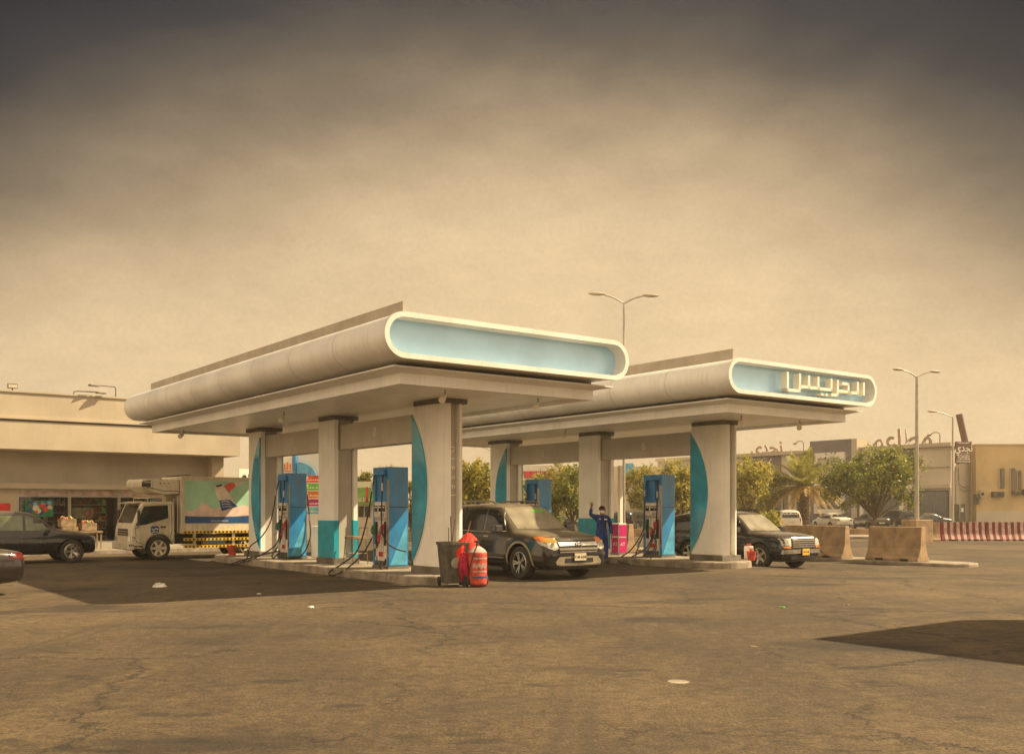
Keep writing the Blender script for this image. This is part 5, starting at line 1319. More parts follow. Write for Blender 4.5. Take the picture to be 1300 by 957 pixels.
# ------------------------------------------------------------------ concrete barriers
def nj(b, L, H, k=1.0, wb=.60, wt=.20):
    P = [(-wb / 2, 0), (-wb / 2, .08), (-wb / 2 + .06, .16), (-wt / 2 - .05, .42), (-wt / 2, H), (wt / 2, H), (wt / 2 + .05, .42), (wb / 2 - .06, .16), (wb / 2, .08), (wb / 2, 0)]
    b.prism([(x * k, z) for x, z in P], 'y', 0, L)
def barrier(label, v, u, z, L, H, rot=0.0, k=1.0):
    r = thing('concrete_barrier', label, 'barrier', VU(v, u, z), ANG + rot, 'concrete traffic barriers')
    b = MB(); nj(b, L, H, k); bb = b.build('block', 'concrete', r, bevel=.02)
    for y in (L * .25, L * .72):
        b = MB(); b.b2(-.315 * k, -.295 * k, y - .14, y + .14, .0, .08); b.build('lifting_slot', 'hub_black', r)
    return r
barrier('bare concrete barrier block standing alone on the right island, its right end sunlit', 30.3, 17.95, -.05, 1.95, 1.13, k=1.15)
barrier('concrete barrier block directly behind the yellow plated SUV, a dark cable down its face', 30.2, 20.75, -.05, 2.6, 1.13, k=1.15)
barrier('concrete barrier seen between the magenta cabinet and the open topped pump', 29.2, 30.6, -.17, 2.0, 1.2, k=1.3)
def cable():
    q = thing('black_cable', 'dark cable drooping over the barrier behind the yellow plated SUV', 'cable', VU(29.95, 21.9, -.05), ANG)
    b = MB(); b.tube([(.2, .6, 1.15), (.0, .45, 1.14), (-.10, .2, .9), (-.14, -.1, .5), (-.24, -.5, .16), (-.36, -.9, .05)], .014, 6, smooth=5); b.build('cable', 'hose', q, smooth=50)
cable()
def striped_row():
    x0 = 1193.0; Y = 57.0; n = 6; L = 2.55
    for i in range(n):
        r = thing('striped_barrier', 'red striped barrier along the far road, %s' % ['first from the left', 'second from the left', 'third from the left', 'fourth from the left', 'fifth from the left', 'cut by the right picture edge'][i], 'barrier',
                  at(x0, Y) + Vector((i * (L + .06), i * .05, 0)), -math.pi / 2 + .02, 'red and pale striped barriers along the far road')
        ns = 14
        for k in range(ns):
            b = MB(); a0 = L * k / ns; 
            P = [(-.33, 0), (-.33, .10), (-.27, .2), (-.15, .45), (-.11, 1.08), (.11, 1.08), (.15, .45), (.27, .2), (.33, .1), (.33, 0)]
            b.prism([(x, z) for x, z in P], 'y', a0, a0 + L / ns)
            b.build('painted_stripe', 'barrier_red' if (k % 2 == 0) else 'barrier_pale', r)
        b = MB(); b.b2(.32, .34, .5, .8, 0, .09); b.b2(.32, .34, 1.8, 2.1, 0, .09); b.build('drain_slot', 'hub_black', r)
    r = thing('concrete_barrier', 'plain grey concrete barrier left of the red striped row', 'barrier', at(1178.5, 56.8), -math.pi / 2, 'concrete traffic barriers')
    b = MB(); nj(b, .62, 1.05, .9); b.build('block', 'concrete', r, bevel=.02)
striped_row()
# ------------------------------------------------------------------ shop on the left
def shop():
    UF = 39.5
    r = thing('shop_building', 'long low cream shop building with deep overhanging parapet and lit shop window', 'shop', VU(4, UF, 0), ANG)
    off = (4, UF, 0)
    nb = lambda: MB(off)
    b = nb(); b.b2(-9, 15.5, UF, UF + 9, 3.85, 5.90); ov = b.build('parapet', 'store_cream', r)
    b = nb(); b.b2(-9, 15.52, UF - .06, UF + .2, 4.93, 5.0); b.build('ledge', 'store_cream', ov)
    b = nb(); b.b2(-9, 15.53, UF - .02, UF, 4.87, 4.93); b.build('shade_or_joint_line', 'trim_black', ov)  # black strip painted as the shade line under the ledge
    b = nb(); b.b2(-9, 15.55, UF - .05, UF + .3, 5.90, 5.96); b.build('coping', 'store_cream', ov)
    # recessed wall with the shop window opening v 7.4..14.6, z .36..2.42
    w0, w1 = UF + 1.5, UF + 1.75
    b = nb()
    b.b2(-9, 7.4, w0, w1, 0, 3.85); b.b2(14.6, 15.2, w0, w1, 0, 3.85); b.b2(7.4, 14.6, w0, w1, 2.62, 3.85); b.b2(7.4, 14.6, w0, w1, 0, .36)
    b.build('wall', 'store_grey', r)
    b = nb(); b.b2(-9, 15.2, w0 - .30, w0 - .002, 2.44, 2.64); b.build('light_ledge', 'store_cream', r)
    b = nb(); b.b2(4.6, 7.38, w0 - .05, w0 - .003, 0, 2.43); b.build('corner_pier', 'store_cream', r)
    b = nb(); b.b2(14.65, 15.15, w0 - .6, w0 - .003, 0, 3.84); b.build('corner_pier', 'store_cream', r)
    b = nb(); b.b2(15.0, 15.25, w1 + .001, UF + 9, 0, 3.85); b.b2(-9, 15, UF + 8.7, UF + 9, 0, 3.85); b.build('side_wall', 'store_grey', r)
    b = nb(); b.b2(-9, 14.99, w1 + .002, UF + 8.6, .0, .20); b.build('shop_floor', 'kerb', r)
    # windows
    xs = [7.4, 9.25, 11.1, 12.9, 14.6]
    for i in range(4):
        b = nb(); a, c = xs[i], xs[i + 1]
        b.b2(a, a + .06, w0 + .02, w0 + .10, .36, 2.44); b.b2(c - .05, c - .005, w0 + .02, w0 + .10, .36, 2.44)
        b.b2(a + .06, c - .05, w0 + .02, w0 + .10, .36, .42); b.b2(a + .06, c - .05, w0 + .02, w0 + .10, 2.13, 2.18); b.b2(a + .06, c - .05, w0 + .02, w0 + .10, 2.385, 2.44)
        f = b.build('window', 'steel', r)
        b = nb(); b.b2(a + .06, c - .05, w0 + .05, w0 + .06, .42, 2.13); b.build('pane', 'glass_pane', f)
        b = nb(); b.b2(a + .06, c - .05, w0 + .05, w0 + .06, 2.18, 2.385); b.build('transom', 'barrier_pale', f)
    # pavement step in front
    b = MB(); b.prism([(-9, UF - .9), (15.6, UF - .9), (15.6, w0 - .005), (-9, w0 - .005)], 'z', -.2, .16)
    b.build('shop_pavement', 'kerb', rot=(0, 0, ANG), bevel=.03, kind='structure')
    # red board on the pier, stickers on the glass
    def board(name, label, cat, v, u, z, w, h, mt, extra=None):
        q = thing(name, label, cat, VU(v, u, z), ANG)
        b = MB(); b.b2(0, w, -.05, 0, 0, h); b.build('board', mt, q, bevel=.008)
        if extra: extra(q)
        return q
    def ex1(q):
        b = MB(); b.b2(.3, 1.5, -.058, -.0505, .06, .14); b.build('pale_lettering', 'letter_white', q)
    board('red_board', 'plain red sign board on the wall at the left picture edge', 'sign', 5.3, w0 - .055, 1.46, 1.85, .42, 'red_sign', ex1)
    def ex2(q):
        rn = random.Random(5)
        for k in range(26):
            b = MB(); x = rn.uniform(.12, .9); z = rn.uniform(.1, .55) ; rr = rn.uniform(.05, .12)
            mt = ['red_sign', 'badge_blue', 'green_plastic', 'sky_blue_sign', 'plate', 'badge_blue', 'red_paint'][k % 7]
            b.cyl((x, -.055 - .0015 * k, z), (x, -.0565 - .0015 * k, z), rr, 14); b.build('printed_fruit', mt, q)
    board('fruit_poster', 'colourful fruit poster stuck at the left end of the shop window', 'poster', 7.65, w0 - .01, 1.38, 1.0, .62, 'green_plastic', ex2)
    def ex3(q):
        b = MB(); b.cyl((.62, -.052, .2), (.62, -.058, .2), .14, 18); b.build('round_mark', 'sign_coral', q)
        b = MB(); b.cyl((.62, -.0585, .2), (.62, -.061, .2), .07, 14); b.build('round_mark', 'letter_white', q)
    board('cream_sign', 'cream board with a round red mark hanging inside the shop window', 'sign', 9.35, w0 + .35, 1.30, .85, .42, 'plate', ex3)
    # racks with goods
    def rack(v, u, wd, label, seed, H=2.0, n=6):
        q = thing('shelf_rack', label, 'shelf rack', VU(v, u, .2), ANG, 'shelf racks inside the shop')
        rn = random.Random(seed)
        b = MB(); b.b2(0, wd, .40, .43, 0, H); b.b2(0, .03, 0, .40, 0, H); b.b2(wd - .03, wd, 0, .40, 0, H); b.build('frame', 'barrier_pale', q)
        mats_ = ['red_paint', 'sign_orange', 'letter_white', 'sign_lime', 'sky_blue_sign', 'plate_yellow', 'mask_white', 'sign_plum', 'barrier_pale', 'wood', 'brown_sign', 'green_plastic']
        for k in range(n):
            z = .08 + k * (H - .12) / n
            b = MB(); b.b2(.031, wd - .031, 0, .39, z - .025, z); s_ = b.build('shelf', 'letter_white', q)
            groups = {}
            x = .05
            while x < wd - .12:
                w = rn.uniform(.07, .16); h = rn.uniform(.12, (H - .12) / n - .06); mm_ = rn.choice(mats_)
                groups.setdefault(mm_, []).append((x, w, h)); x += w + rn.uniform(.005, .03)
            names = list(groups); b = MB()
            for j, g in enumerate(names):
                b.mi = j
                for (x, w, h) in groups[g]: b.b2(x, x + w, .05, .3, z + .001, z + h)
            b.build('goods', names, s_, kind='stuff')
    rack(7.6, UF + 2.0, 1.6, 'rack of mixed goods behind the fruit poster in the shop window', 1)
    rack(9.3, UF + 2.2, 1.5, 'rack of mixed goods behind the round marked cream sign in the shop', 2)
    rack(11.15, UF + 2.1, 1.0, 'tall rack of drinks in the middle of the shop window', 3, 2.05, 8)
    rack(12.2, UF + 2.1, .9, 'tall rack of packets next to the drinks rack in the shop window', 4, 2.05, 8)
    rack(13.2, UF + 2.2, 1.3, 'rack of goods in the shop window behind the truck cab', 6, 2.0, 7)
    def crate(v, u, z, label, mt, seed):
        q = thing('goods_crate', label, 'crate', VU(v, u, z), ANG + .1, 'crates in front of the shop window')
        b = MB(); b.b2(0, .55, 0, .4, 0, .28); b.build('crate', mt, q, bevel=.01)
        rn = random.Random(seed); b = MB(); ms = ['plate_yellow', 'green_sign', 'wood', 'red_dirty']
        for k in range(16): b.mi = k % 4; b.ball((rn.uniform(.08, .47), rn.uniform(.08, .32), .30 + rn.uniform(-.02, .06)), .055, 7, 5)
        b.build('fruit', ms, q, kind='stuff')
    crate(8.55, UF - .3, .16 + .695 + .16, 'upper crate of yellow and green fruit left of the dark shop doorway', 'wood', 1)
    crate(9.3, UF - .2, .16 + .70, 'crate of mixed fruit on the stand left of the dark shop doorway', 'wood', 2)
    crate(11.4, UF - .2, .16 + .3, 'orange topped crate under the drinks rack by the truck front', 'sign_orange', 3)
    q = thing('fruit_stand', 'low wooden stand carrying the fruit crates before the shop', 'stand', VU(8.5, UF - .4, .16), ANG)
    b = MB(); b.b2(0, 1.5, 0, .7, .62, .69); b.build('top', 'wood', q)
    for x in (.05, 1.42):
        for y in (.05, .62): b = MB(); b.b2(x, x + .05, y, y + .05, 0, .62); b.build('leg', 'wood', q)
    b = MB(); b.b2(.1, .65, .1, .5, .691, .85); b.build('riser', 'wood', q)
    q = thing('crate_stand', 'small dark box stand under the orange crate before the shop', 'stand', VU(11.4, UF - .2, .16), ANG + .1)
    b = MB(); b.b2(0, .55, 0, .4, 0, .298); b.build('box', 'navy_print', q)
    # roof fittings
    def lamp(v, label, h, flip):
        q = thing('roof_lamp', label, 'lamp', VU(v, UF + .15, 5.96), ANG, 'lamps on the shop parapet')
        b = MB(); b.tube([(0, 0, 0), (0, 0, h), (-.15 * flip, -.05, h + .04), (-.75 * flip, -.30, h + .02)], .022, 6, smooth=2); b.build('arm', 'lamp_dark', q, smooth=50)
        b = MB(); b.box((-.88 * flip, -.34, h), (.38, .17, .07), (0, 0, .35)); b.build('lamp_head', 'lamp_dark', q, bevel=.015)
    lamp(9.1, 'roof lamp with bent arm near the middle of the shop parapet', .10, -1)
    lamp(10.6, 'roof lamp on an upright stem right of the first one on the shop parapet', .36, 1)
    lamp(13.5, 'roof lamp half hidden behind the rounded end of the nearer canopy', .2, 1)
    q = thing('floodlight', 'square floodlight on the shop parapet near the left picture edge', 'floodlight', VU(7.0, UF + .15, 5.96), ANG)
    b = MB(); b.box((0, -.05, .17), (.34, .10, .17), (-.2, 0, 0)); b.build('lamp_body', 'lamp_dark', q, bevel=.01)
    b = MB(); b.box((0, -.108, .16), (.29, .01, .12), (-.2, 0, 0)); b.build('lens', 'roof_edge', q)
    b = MB(); b.b2(-.02, .02, -.02, .02, 0, .1); b.build('bracket', 'lamp_dark', q)
    # banner on the mast that throws the slanted shadow
    q = thing('wall_poster', 'white poster with red lower half beside the shop end, left of the first column', 'poster', VU(15.6, UF + .4, 2.35), ANG)
    b = MB(); b.b2(0, .75, 0, .06, .0, 1.0); b.build('board', 'letter_white', q)
    b = MB(); b.b2(0, .75, -.004, -.001, .0, .34); b.build('red_half', 'red_sign', q)
    b = MB(); b.cyl((.25, -.001, .65), (.25, -.006, .65), .10, 12); b.cyl((.5, -.001, .72), (.5, -.006, .72), .09, 12); b.b2(.2, .58, -.005, -.001, .42, .55); b.build('printed_figures', 'trim_black', q)
    b = MB(); b.b2(.1, .14, .06, .10, -2.5, .2); b.b2(.6, .64, .06, .10, -2.5, .2); b.build('post', 'steel', q)
shop()

# ------------------------------------------------------------------ street lamps
def street_lamp(loc, H, label, arms, r0=.10, rz=0.0, base=None, arm=1.3):
    q = thing('street_lamp', label, 'street lamp', loc, rz, 'street lamps')
    b = MB(); b.cyl((0, 0, 0), (0, 0, H), r0, 12, r0 * .55); b.build('pole', 'pole_grey', q, smooth=50)
    for sgn in arms:
        b = MB(); b.tube([(0, 0, H - .05), (sgn * arm * .5, 0, H + .18), (sgn * arm, 0, H + .30)], .035, 7, smooth=3); a = b.build('arm', 'pole_grey', q, smooth=50)
        b = MB(); b.ball((sgn * (arm + .32), 0, H + .33), (.38, .13, .075), 12, 6); b.build('lamp_head', 'roof_edge', a, smooth=60)
    if base:
        b = MB(); b.b2(-base / 2, base / 2, -base / 2, base / 2, -.1, 1.25); b.build('base_block', 'concrete', q, bevel=.03)
street_lamp(at(1164, 54), zat(478, 54) + .17, 'tall grey street lamp with two arms on a concrete block, right of the shade tree', (-1, 1), .13, .35, 1.15, .95)
street_lamp(at(1209.5, 66), zat(529, 66) + .17, 'street lamp with a single long arm beside the brown sign board', (-1,), .09, .2, None, 1.2)
street_lamp(at(792, 42), zat(384, 42) + .17, 'tall street lamp rising above the roof between the two canopies', (-1, 1), .07, .15, None, .85)
street_lamp(at(624, 75), zat(572, 75) + .17, 'distant street lamp seen between the canopies above the trees', (-1,), .07, .0, None, .9)

# ------------------------------------------------------------------ trees
def tree(px, Y, cw, top, bot, label, seed, leaf='leaf_green', trunk=.12, n=9000, lean=0, sparse=1.0, lobes=15, name='shade_tree'):
    loc = at(px, Y); rn = np.random.RandomState(seed); rnd = random.Random(seed)
    s = F / Y; Wd = cw / s; zt = zat(top, Y) - loc.z; zb = zat(bot, Y) - loc.z
    r = thing(name, label, 'tree', loc, rnd.uniform(-.2, .2), 'trees beyond the station')
    H = zt - zb; cz = (zt + zb) / 2
    # limbs
    L = []
    for i in range(lobes):
        a = 2 * math.pi * i / lobes * 1.618 + rnd.uniform(-.4, .4); el = rnd.uniform(-.8, 1.0)
        rad = rnd.uniform(.30, .74)
        c = Vector((math.cos(a) * Wd / 2 * rad, math.sin(a) * Wd / 2 * rad, cz + el * H / 2 * .62))
        L.append((c, rnd.uniform(.13, .26) * min(Wd, H)))
    L.append((Vector((0, 0, cz + H * .28)), .28 * min(Wd, H))); L.append((Vector((0, 0, cz - H * .05)), .26 * min(Wd, H)))
    b = MB(); fork = max(.5, zb * .9)
    b.tube([(0, 0, -.1), (lean * .3, .02, fork * .5), (lean, 0, fork)], [trunk * 1.2, trunk * .8], 8, smooth=3)
    for c, rr in L:
        m_ = Vector((lean, 0, fork)).lerp(c, .5) + Vector((rnd.uniform(-.1, .1), rnd.uniform(-.1, .1), rnd.uniform(.0, .25)))
        b.tube([(lean, 0, fork - .1), m_, c], [trunk * .55, trunk * .12], 6, smooth=4)
        for k in range(3):
            e = c + Vector((rnd.uniform(-1, 1), rnd.uniform(-1, 1), rnd.uniform(-.5, 1))) * rr * .8
            b.tube([c, c.lerp(e, .5) + Vector((0, 0, .04)), e], [trunk * .14, trunk * .05], 5)
    b.build('trunk', 'bark', r, smooth=60)
    # leaves: small folded quads in clumps around many twig ends
    P = []
    w = np.array([rr ** 2 for c, rr in L]); w = w / w.sum()
    nt = max(60, n // 42)
    idx = rn.choice(len(L), nt, p=w)
    d = rn.normal(size=(nt, 3)); d /= np.linalg.norm(d, axis=1)[:, None]
    rad = rn.uniform(.35, 1.15, nt) ** .6
    C = np.array([list(L[i][0]) for i in idx]) + d * (np.array([L[i][1] for i in idx]) * rad)[:, None]
    C[:, 2] = np.clip(C[:, 2], zb + .05, zt)
    per = max(8, int(n / nt)); 
    cl = rn.uniform(.10, .26, nt) * (Wd / 5) ** .5
    cen = np.repeat(C, per, 0) + rn.normal(size=(nt * per, 3)) * np.repeat(cl, per)[:, None]
    m = len(cen); sz = rn.uniform(.045, .11, m) * sparse
    a = rn.normal(size=(m, 3)); a /= np.linalg.norm(a, axis=1)[:, None]
    b_ = rn.normal(size=(m, 3)); b_ -= (b_ * a).sum(1)[:, None] * a; b_ /= np.linalg.norm(b_, axis=1)[:, None]
    v = np.stack([cen - a * sz[:, None], cen + b_ * sz[:, None] * .55, cen + a * sz[:, None], cen - b_ * sz[:, None] * .55], 1).reshape(-1, 3)
    me = bpy.data.meshes.new('crown'); me.vertices.add(m * 4); me.vertices.foreach_set('co', v.ravel())
    me.loops.add(m * 4); me.loops.foreach_set('vertex_index', np.arange(m * 4)); me.polygons.add(m)
    me.polygons.foreach_set('loop_start', np.arange(0, m * 4, 4)); me.polygons.foreach_set('loop_total', np.full(m, 4)); me.update(calc_edges=True)
    me.materials.append(MATS[leaf]); o = bpy.data.objects.new('crown', me); COL.objects.link(o); o.parent = r
    return r
tree(1108, 70, 132, 570, 654, 'big round shade tree with forked trunk right of the palm', 3, 'leaf_green', .14, 17000, .15, 1.3, 26)
tree(948, 76, 62, 578, 664, 'green tree close beside the near column of the farther canopy', 4, 'leaf_yellow', .10, 8000, sparse=1.35)
tree(975, 84, 52, 588, 668, 'bushy tree left of the palm, its crown turning yellow', 5, 'leaf_yellow', .10, 6000, sparse=1.35)
tree(862, 70, 74, 584, 668, 'dense tree behind the right half of beam 6', 6, 'leaf_yellow', .12, 9000, sparse=1.35)
tree(818, 84, 56, 588, 662, 'yellowish tree behind the open topped pump under beam 6', 7, 'leaf_yellow', .12, 6000, sparse=1.45)
tree(726, 60, 62, 590, 662, 'loose young tree with slender trunk left of the middle column of the farther canopy', 8, 'leaf_green', .065, 7000, .05)
tree(700, 84, 74, 588, 662, 'yellow leaved tree behind beam 5, partly behind the loose young tree', 9, 'leaf_yellow', .12, 8000, sparse=1.45)
tree(604, 58, 66, 586, 662, 'leafy yellow green tree right of the near column of the nearer canopy', 10, 'leaf_yellow', .12, 9000, sparse=1.35)
tree(566, 62, 60, 594, 662, 'leafy tree mostly hidden behind the near column of the nearer canopy', 11, 'leaf_yellow', .12, 7000, sparse=1.35)
tree(640, 66, 58, 596, 662, 'leafy tree behind the leftmost column of the farther canopy', 12, 'leaf_yellow', .12, 7000, sparse=1.35)
tree(523, 55, 22, 592, 690, 'narrow shrub like tree behind the pump under beam 8', 13, 'leaf_yellow', .05, 3500)
tree(464, 70, 18, 598, 616, 'small thin tree above the green sign', 14, 'leaf_green', .05, 900)
tree(655, 55, 30, 640, 672, 'low shrub behind the roof of the big black car', 15, 'leaf_green', .04, 3000, name='shrub')
tree(975, 64, 40, 650, 672, 'low dry shrub below the trees left of the palm', 16, 'leaf_yellow', .04, 3500, name='shrub')
tree(700, 62, 34, 655, 676, 'low grey green shrub at the roots of the young tree', 17, 'leaf_green', .04, 2500, name='shrub')

def palm():
    Y = 84; loc = at(1021, Y); rn = random.Random(2)
    r = thing('palm_tree', 'date palm with dry lower fronds and a rough trunk', 'tree', loc, .3, 'trees beyond the station')
    H = 3.6
    b = MB(); pts = []; 
    prof = []
    for k in range(26):
        z = k / 25 * H; prof.append((.40 + .05 * (k % 2) - .06 * (k / 25) + (.12 if k < 3 else 0), z))
    b.lathe([(.0001, -.1)] + prof + [(.0001, H + .1)], (0, 0, 0), 'z', 14, cap=False); tr = b.build('trunk', 'bark', r)
    b = MB()
    for k in range(120):
        a = k * 2.39996; z = k / 120 * H; rr = .40 - .05 * z / H
        b.box((math.cos(a) * rr, math.sin(a) * rr, z), (.16, .14, .09), (0, -.7, a), .6)
    b.build('leaf_bases', 'bark', tr, kind='stuff')
    def frond(a, el, ln, droop, mt, twist):
        b = MB(); P = []; n = 12
        d = Vector((math.cos(a), math.sin(a), 0)); z0 = H + .05
        for k in range(n + 1):
            t = k / n; P.append(Vector((0, 0, z0)) + d * (ln * t * math.cos(el) + .1) + Vector((0, 0, ln * (math.sin(el) * t - droop * t * t))))
        b.tube(P, [.03, .006], 4)
        sd_ = Vector((-d.y, d.x, 0))
        for k in range(1, n * 4 + 1):
            t = k / (n * 4); f = t * n; i = min(n - 1, int(f)); p = P[i].lerp(P[i + 1], f - i); tg = (P[i + 1] - P[i]).normalized()
            l = .62 * math.sin(math.pi * (.12 + .80 * t)) * ln / 2.3
            for s_ in (-1, 1):
                q = (sd_ * s_ * .85 + tg * .75 + Vector((0, 0, rn.uniform(-.25, .25) + twist))).normalized() * l
                w = tg * .035
                b.poly([p - w, p + w, p + q * .6 + w * .8 + Vector((0, 0, -.02)), p + q + Vector((0, 0, -.08))])
        b.build('frond', mt, r)
    for i in range(26):
        a = i * 2.39996; t = i / 26
        frond(a, R(78 - 62 * t + rn.uniform(-5, 5)), rn.uniform(3.3, 4.0), .14 + .30 * t, 'palm_green', .2)
    for i in range(22):
        a = i * 2.39996 + .5; frond(a, R(rn.uniform(-12, 22)), rn.uniform(2.7, 3.4), rn.uniform(.45, .75), 'palm_dry', -.1)
palm()

# ------------------------------------------------------------------ restaurant building on the right
def restaurant():
    V0 = 95.5
    root = thing('restaurant_building', 'long two storey restaurant block in cream and charcoal with roof lettering', 'building', VU(V0, 70, GDROP), ANG)
    off = (V0, 70, GDROP); nb = lambda: MB(off)
    Z = lambda py, u: EYE + (HOR - py) * (V0 * VY + u * UY) / F
    b = nb(); b.b2(V0, V0 + 14, 53.6, 95, -.3, 7.95); main = b.build('wall', 'wall_tan', root)
    b = nb(); b.b2(V0 - .45, V0 + 14.2, 53.4, 95, 7.96, 8.35); b.build('cornice', 'store_cream', root)
    b = nb(); b.b2(V0 - .35, V0 - .003, 53.5, 62.0, 3.75, 4.15); b.build('ledge', 'store_cream', root)
    for (u0, u1, z0, z1, pr, mt) in ((57.2, 61.6, 4.2, 7.94, .12, 'wall_charcoal'), (74.6, 78.8, .0, 7.94, .12, 'wall_charcoal'), (64.6, 70.0, .0, 9.3, .8, 'wall_charcoal')):
        b = nb(); b.b2(V0 - pr, V0 - .002, u0, u1, z0, z1); b.build('dark_bay', mt, root)
    b = nb(); b.b2(V0 - .8, V0 + 1.2, 63.9, 64.58, 0, 9.3); b.build('bay_pier', 'store_cream', root)
    # framed panel on the tall bay
    u0, u1 = 65.3, 69.2
    b = nb()
    for (a, c, z0, z1) in ((u0, u0 + .5, 1.1, 7.9), (u1 - .5, u1, 1.1, 7.9), (u0 + .5, u1 - .5, 7.3, 7.9), (u0 + .5, u1 - .5, 1.1, 1.6), (u0 + .5, u1 - .5, 3.6, 4.1)): b.b2(V0 - 1.15, V0 - .802, a, c, z0, z1)
    b.build('white_frame', 'wall_white', root)
    b = nb(); b.b2(V0 - .95, V0 - .803, u0 + .5, u1 - .5, 4.1, 7.3); b.build('framed_panel', 'wall_tan', root)
    def win(u0, u1, z0, z1, pr=.0, label=None, n=1):
        b = nb(); v = V0 - pr
        b.b2(v - .12, v - .004, u0 - .12, u0, z0 - .12, z1 + .12); b.b2(v - .12, v - .004, u1, u1 + .12, z0 - .12, z1 + .12); b.b2(v - .12, v - .004, u0, u1, z0 - .12, z0); b.b2(v - .12, v - .004, u0, u1, z1, z1 + .12)
        f = b.build('window', 'trim_black', root)
        for k in range(n):
            a = u0 + (u1 - u0) * k / n; c = u0 + (u1 - u0) * (k + 1) / n - (.06 if k < n - 1 else 0)
            b = nb(); b.b2(v - .06, v - .03, a, c, z0, z1); b.build('pane', 'glass_window', f)
    win(66.0, 68.4, 1.7, 3.5, .82)
    win(53.9, 56.9, .35, 3.4, n=2); win(57.2, 58.2, .35, 3.4)
    win(59.0, 62.9, .1, 3.0, n=3)
    win(71.0, 72.2, .6, 3.2); win(73.0, 74.2, .6, 3.2); win(80.0, 81.5, .6, 3.2); win(83, 85, .6, 3.2); win(75.2, 76.0, .6, 3.2, .12); win(76.6, 78.2, .6, 3.2, .12)
    win(86.5, 90.0, .3, 3.2, n=2)
    for u in (58.5, 63.2, 72.6, 79.2):
        b = nb(); b.cyl((V0 - .9, u, 0), (V0 - .9, u, 3.7), .25, 12); b.build('column', 'wall_white', root, smooth=50)
    b = nb(); b.b2(V0 - 1.2, V0 - .003, 57.9, 63.6, 3.3, 3.74); b.build('entrance_canopy', 'wall_white', root)
    b = nb(); b.b2(V0 - 1.24, V0 - 1.205, 58.6, 62.6, 3.38, 3.66); b.build('entrance_sign', 'brown_sign', root)
    b = nb(); b.b2(V0 - .2, V0 - .003, 53.6, 57.0, 5.9, 5.93); b.build('shade_or_joint_line', 'roof_edge', root)
    # roof lettering
    rm = Matrix.Translation(-Vector(off))
    # written right to left: restaurants / name, presentation forms in visual order
    t1 = ''.join(reversed('\u0645\ufec4\ufe8e\ufecb\ufee2')).replace('\u0645', '\ufee3')
    text_obj('roof_lettering', t1, 'roof_letter', 2.7, root, rm @ plane_mat((V0 + .3, 59.2, 8.95), (0, -1, 0), (0, 0, 1)), .12, bold=.05)
    t2 = ''.join(reversed('\ufee7\ufea0\ufeaa\ufef1'))
    text_obj('roof_lettering', t2, 'roof_letter', 2.2, root, rm @ plane_mat((V0 + .3, 77.0, 8.9), (0, -1, 0), (0, 0, 1)), .12, bold=.05)
    for u, lb in ((54.9, 'curved lamp on the restaurant roof right of the lettering'), (71.6, 'curved lamp on the restaurant roof left of the tall dark bay'), (84.5, 'curved lamp on the restaurant roof at its far left')):
        q = thing('roof_lamp', lb, 'lamp', VU(V0 + .2, u, 8.35 + GDROP), ANG, 'lamps on the restaurant roof')
        b = MB(); b.tube([(0, 0, 0), (0, 0, 1.0), (-.05, .15, 1.25), (-.2, .55, 1.28), (-.3, .8, 1.1)], .05, 6, smooth=3); b.build('arm', 'lamp_dark', q, smooth=50)
        b = MB(); b.ball((-.35, .95, 1.02), (.16, .26, .10), 8, 6); b.build('lamp_head', 'lamp_dark', q, smooth=60)
    q = thing('leaning_mast', 'thick dull red pipe leaning on the roof above the brown sign', 'pipe', VU(V0 + 3.5, 53.9, 8.2 + GDROP), 0)
    b = MB(); b.cyl((0, 0, 0), (-.75, 0, 3.4), .33, 12); b.build('pipe', 'brown_sign', q, smooth=50)
    # brown sign board on the end wall
    Y = 98.5
    q = thing('sign_board', 'brown sign board with cream Arabic lettering on the end of the restaurant', 'sign', at(1222.5, Y, zat(588, Y)), .25)
    b = MB(); b.b2(-.88, .88, -.1, .1, 0, 2.15); bd = b.build('board', 'brown_sign', q, bevel=.02)
    text_obj('sign_lettering', t2, 'letter_white', .95, bd, plane_mat((0, -.115, 1.48), (1, 0, 0), (0, 0, 1)), .02, bold=.012)
    b = MB()
    rn = random.Random(4)
    b.b2(-.75, .75, -.115, -.101, .96, .99)
    for j in range(3):
        x = -.72
        while x < .68:
            w = rn.uniform(.04, .13); b.b2(x, min(x + w, .72), -.113, -.101, .35 + j * .19, .35 + j * .19 + rn.uniform(.05, .12)); x += w + .04
    b.b2(-.6, .6, -.113, -.101, 1.98, 2.03); b.b2(-.8, .8, -.113, -.101, .14, .20)
    b.build('small_text', 'letter_white', bd, kind='stuff')
    b = MB(); b.b2(-.7, -.5, -.08, .08, -.12, 0); b.b2(.5, .7, -.08, .08, -.12, 0); b.b2(.90, .98, -.05, .05, -6.3, 2.2); b.build('frame_post', 'lamp_dark', q)
    # end wall services
    q = thing('wall_cable', 'thin dark cables running down the yellow end wall below the brown sign', 'cable', VU(V0 + 1.2, 53.5, GDROP), ANG)
    b = MB(); b.tube([(0, 0, 6), (.05, -.06, 4.3), (1.0, -.06, 4.0), (3.0, -.06, 4.1)], .04, 5); b.tube([(-.6, -.06, 6), (-.55, -.06, .3)], .04, 5); b.tube([(.2, -.06, 3.9), (1.2, -.06, 3.6), (2.4, -.06, 3.8)], .03, 5, smooth=3); b.build('cable', 'lamp_dark', q)
    q = thing('electric_cabinet', 'tall grey green electric cabinet at the foot of the yellow end wall', 'cabinet', VU(V0 + .9, 52.9, GDROP), ANG)
    b = MB(); b.b2(-.6, .6, 0, .5, 0, 2.3); b.build('cabinet_body', 'trash_grey', q, bevel=.03)
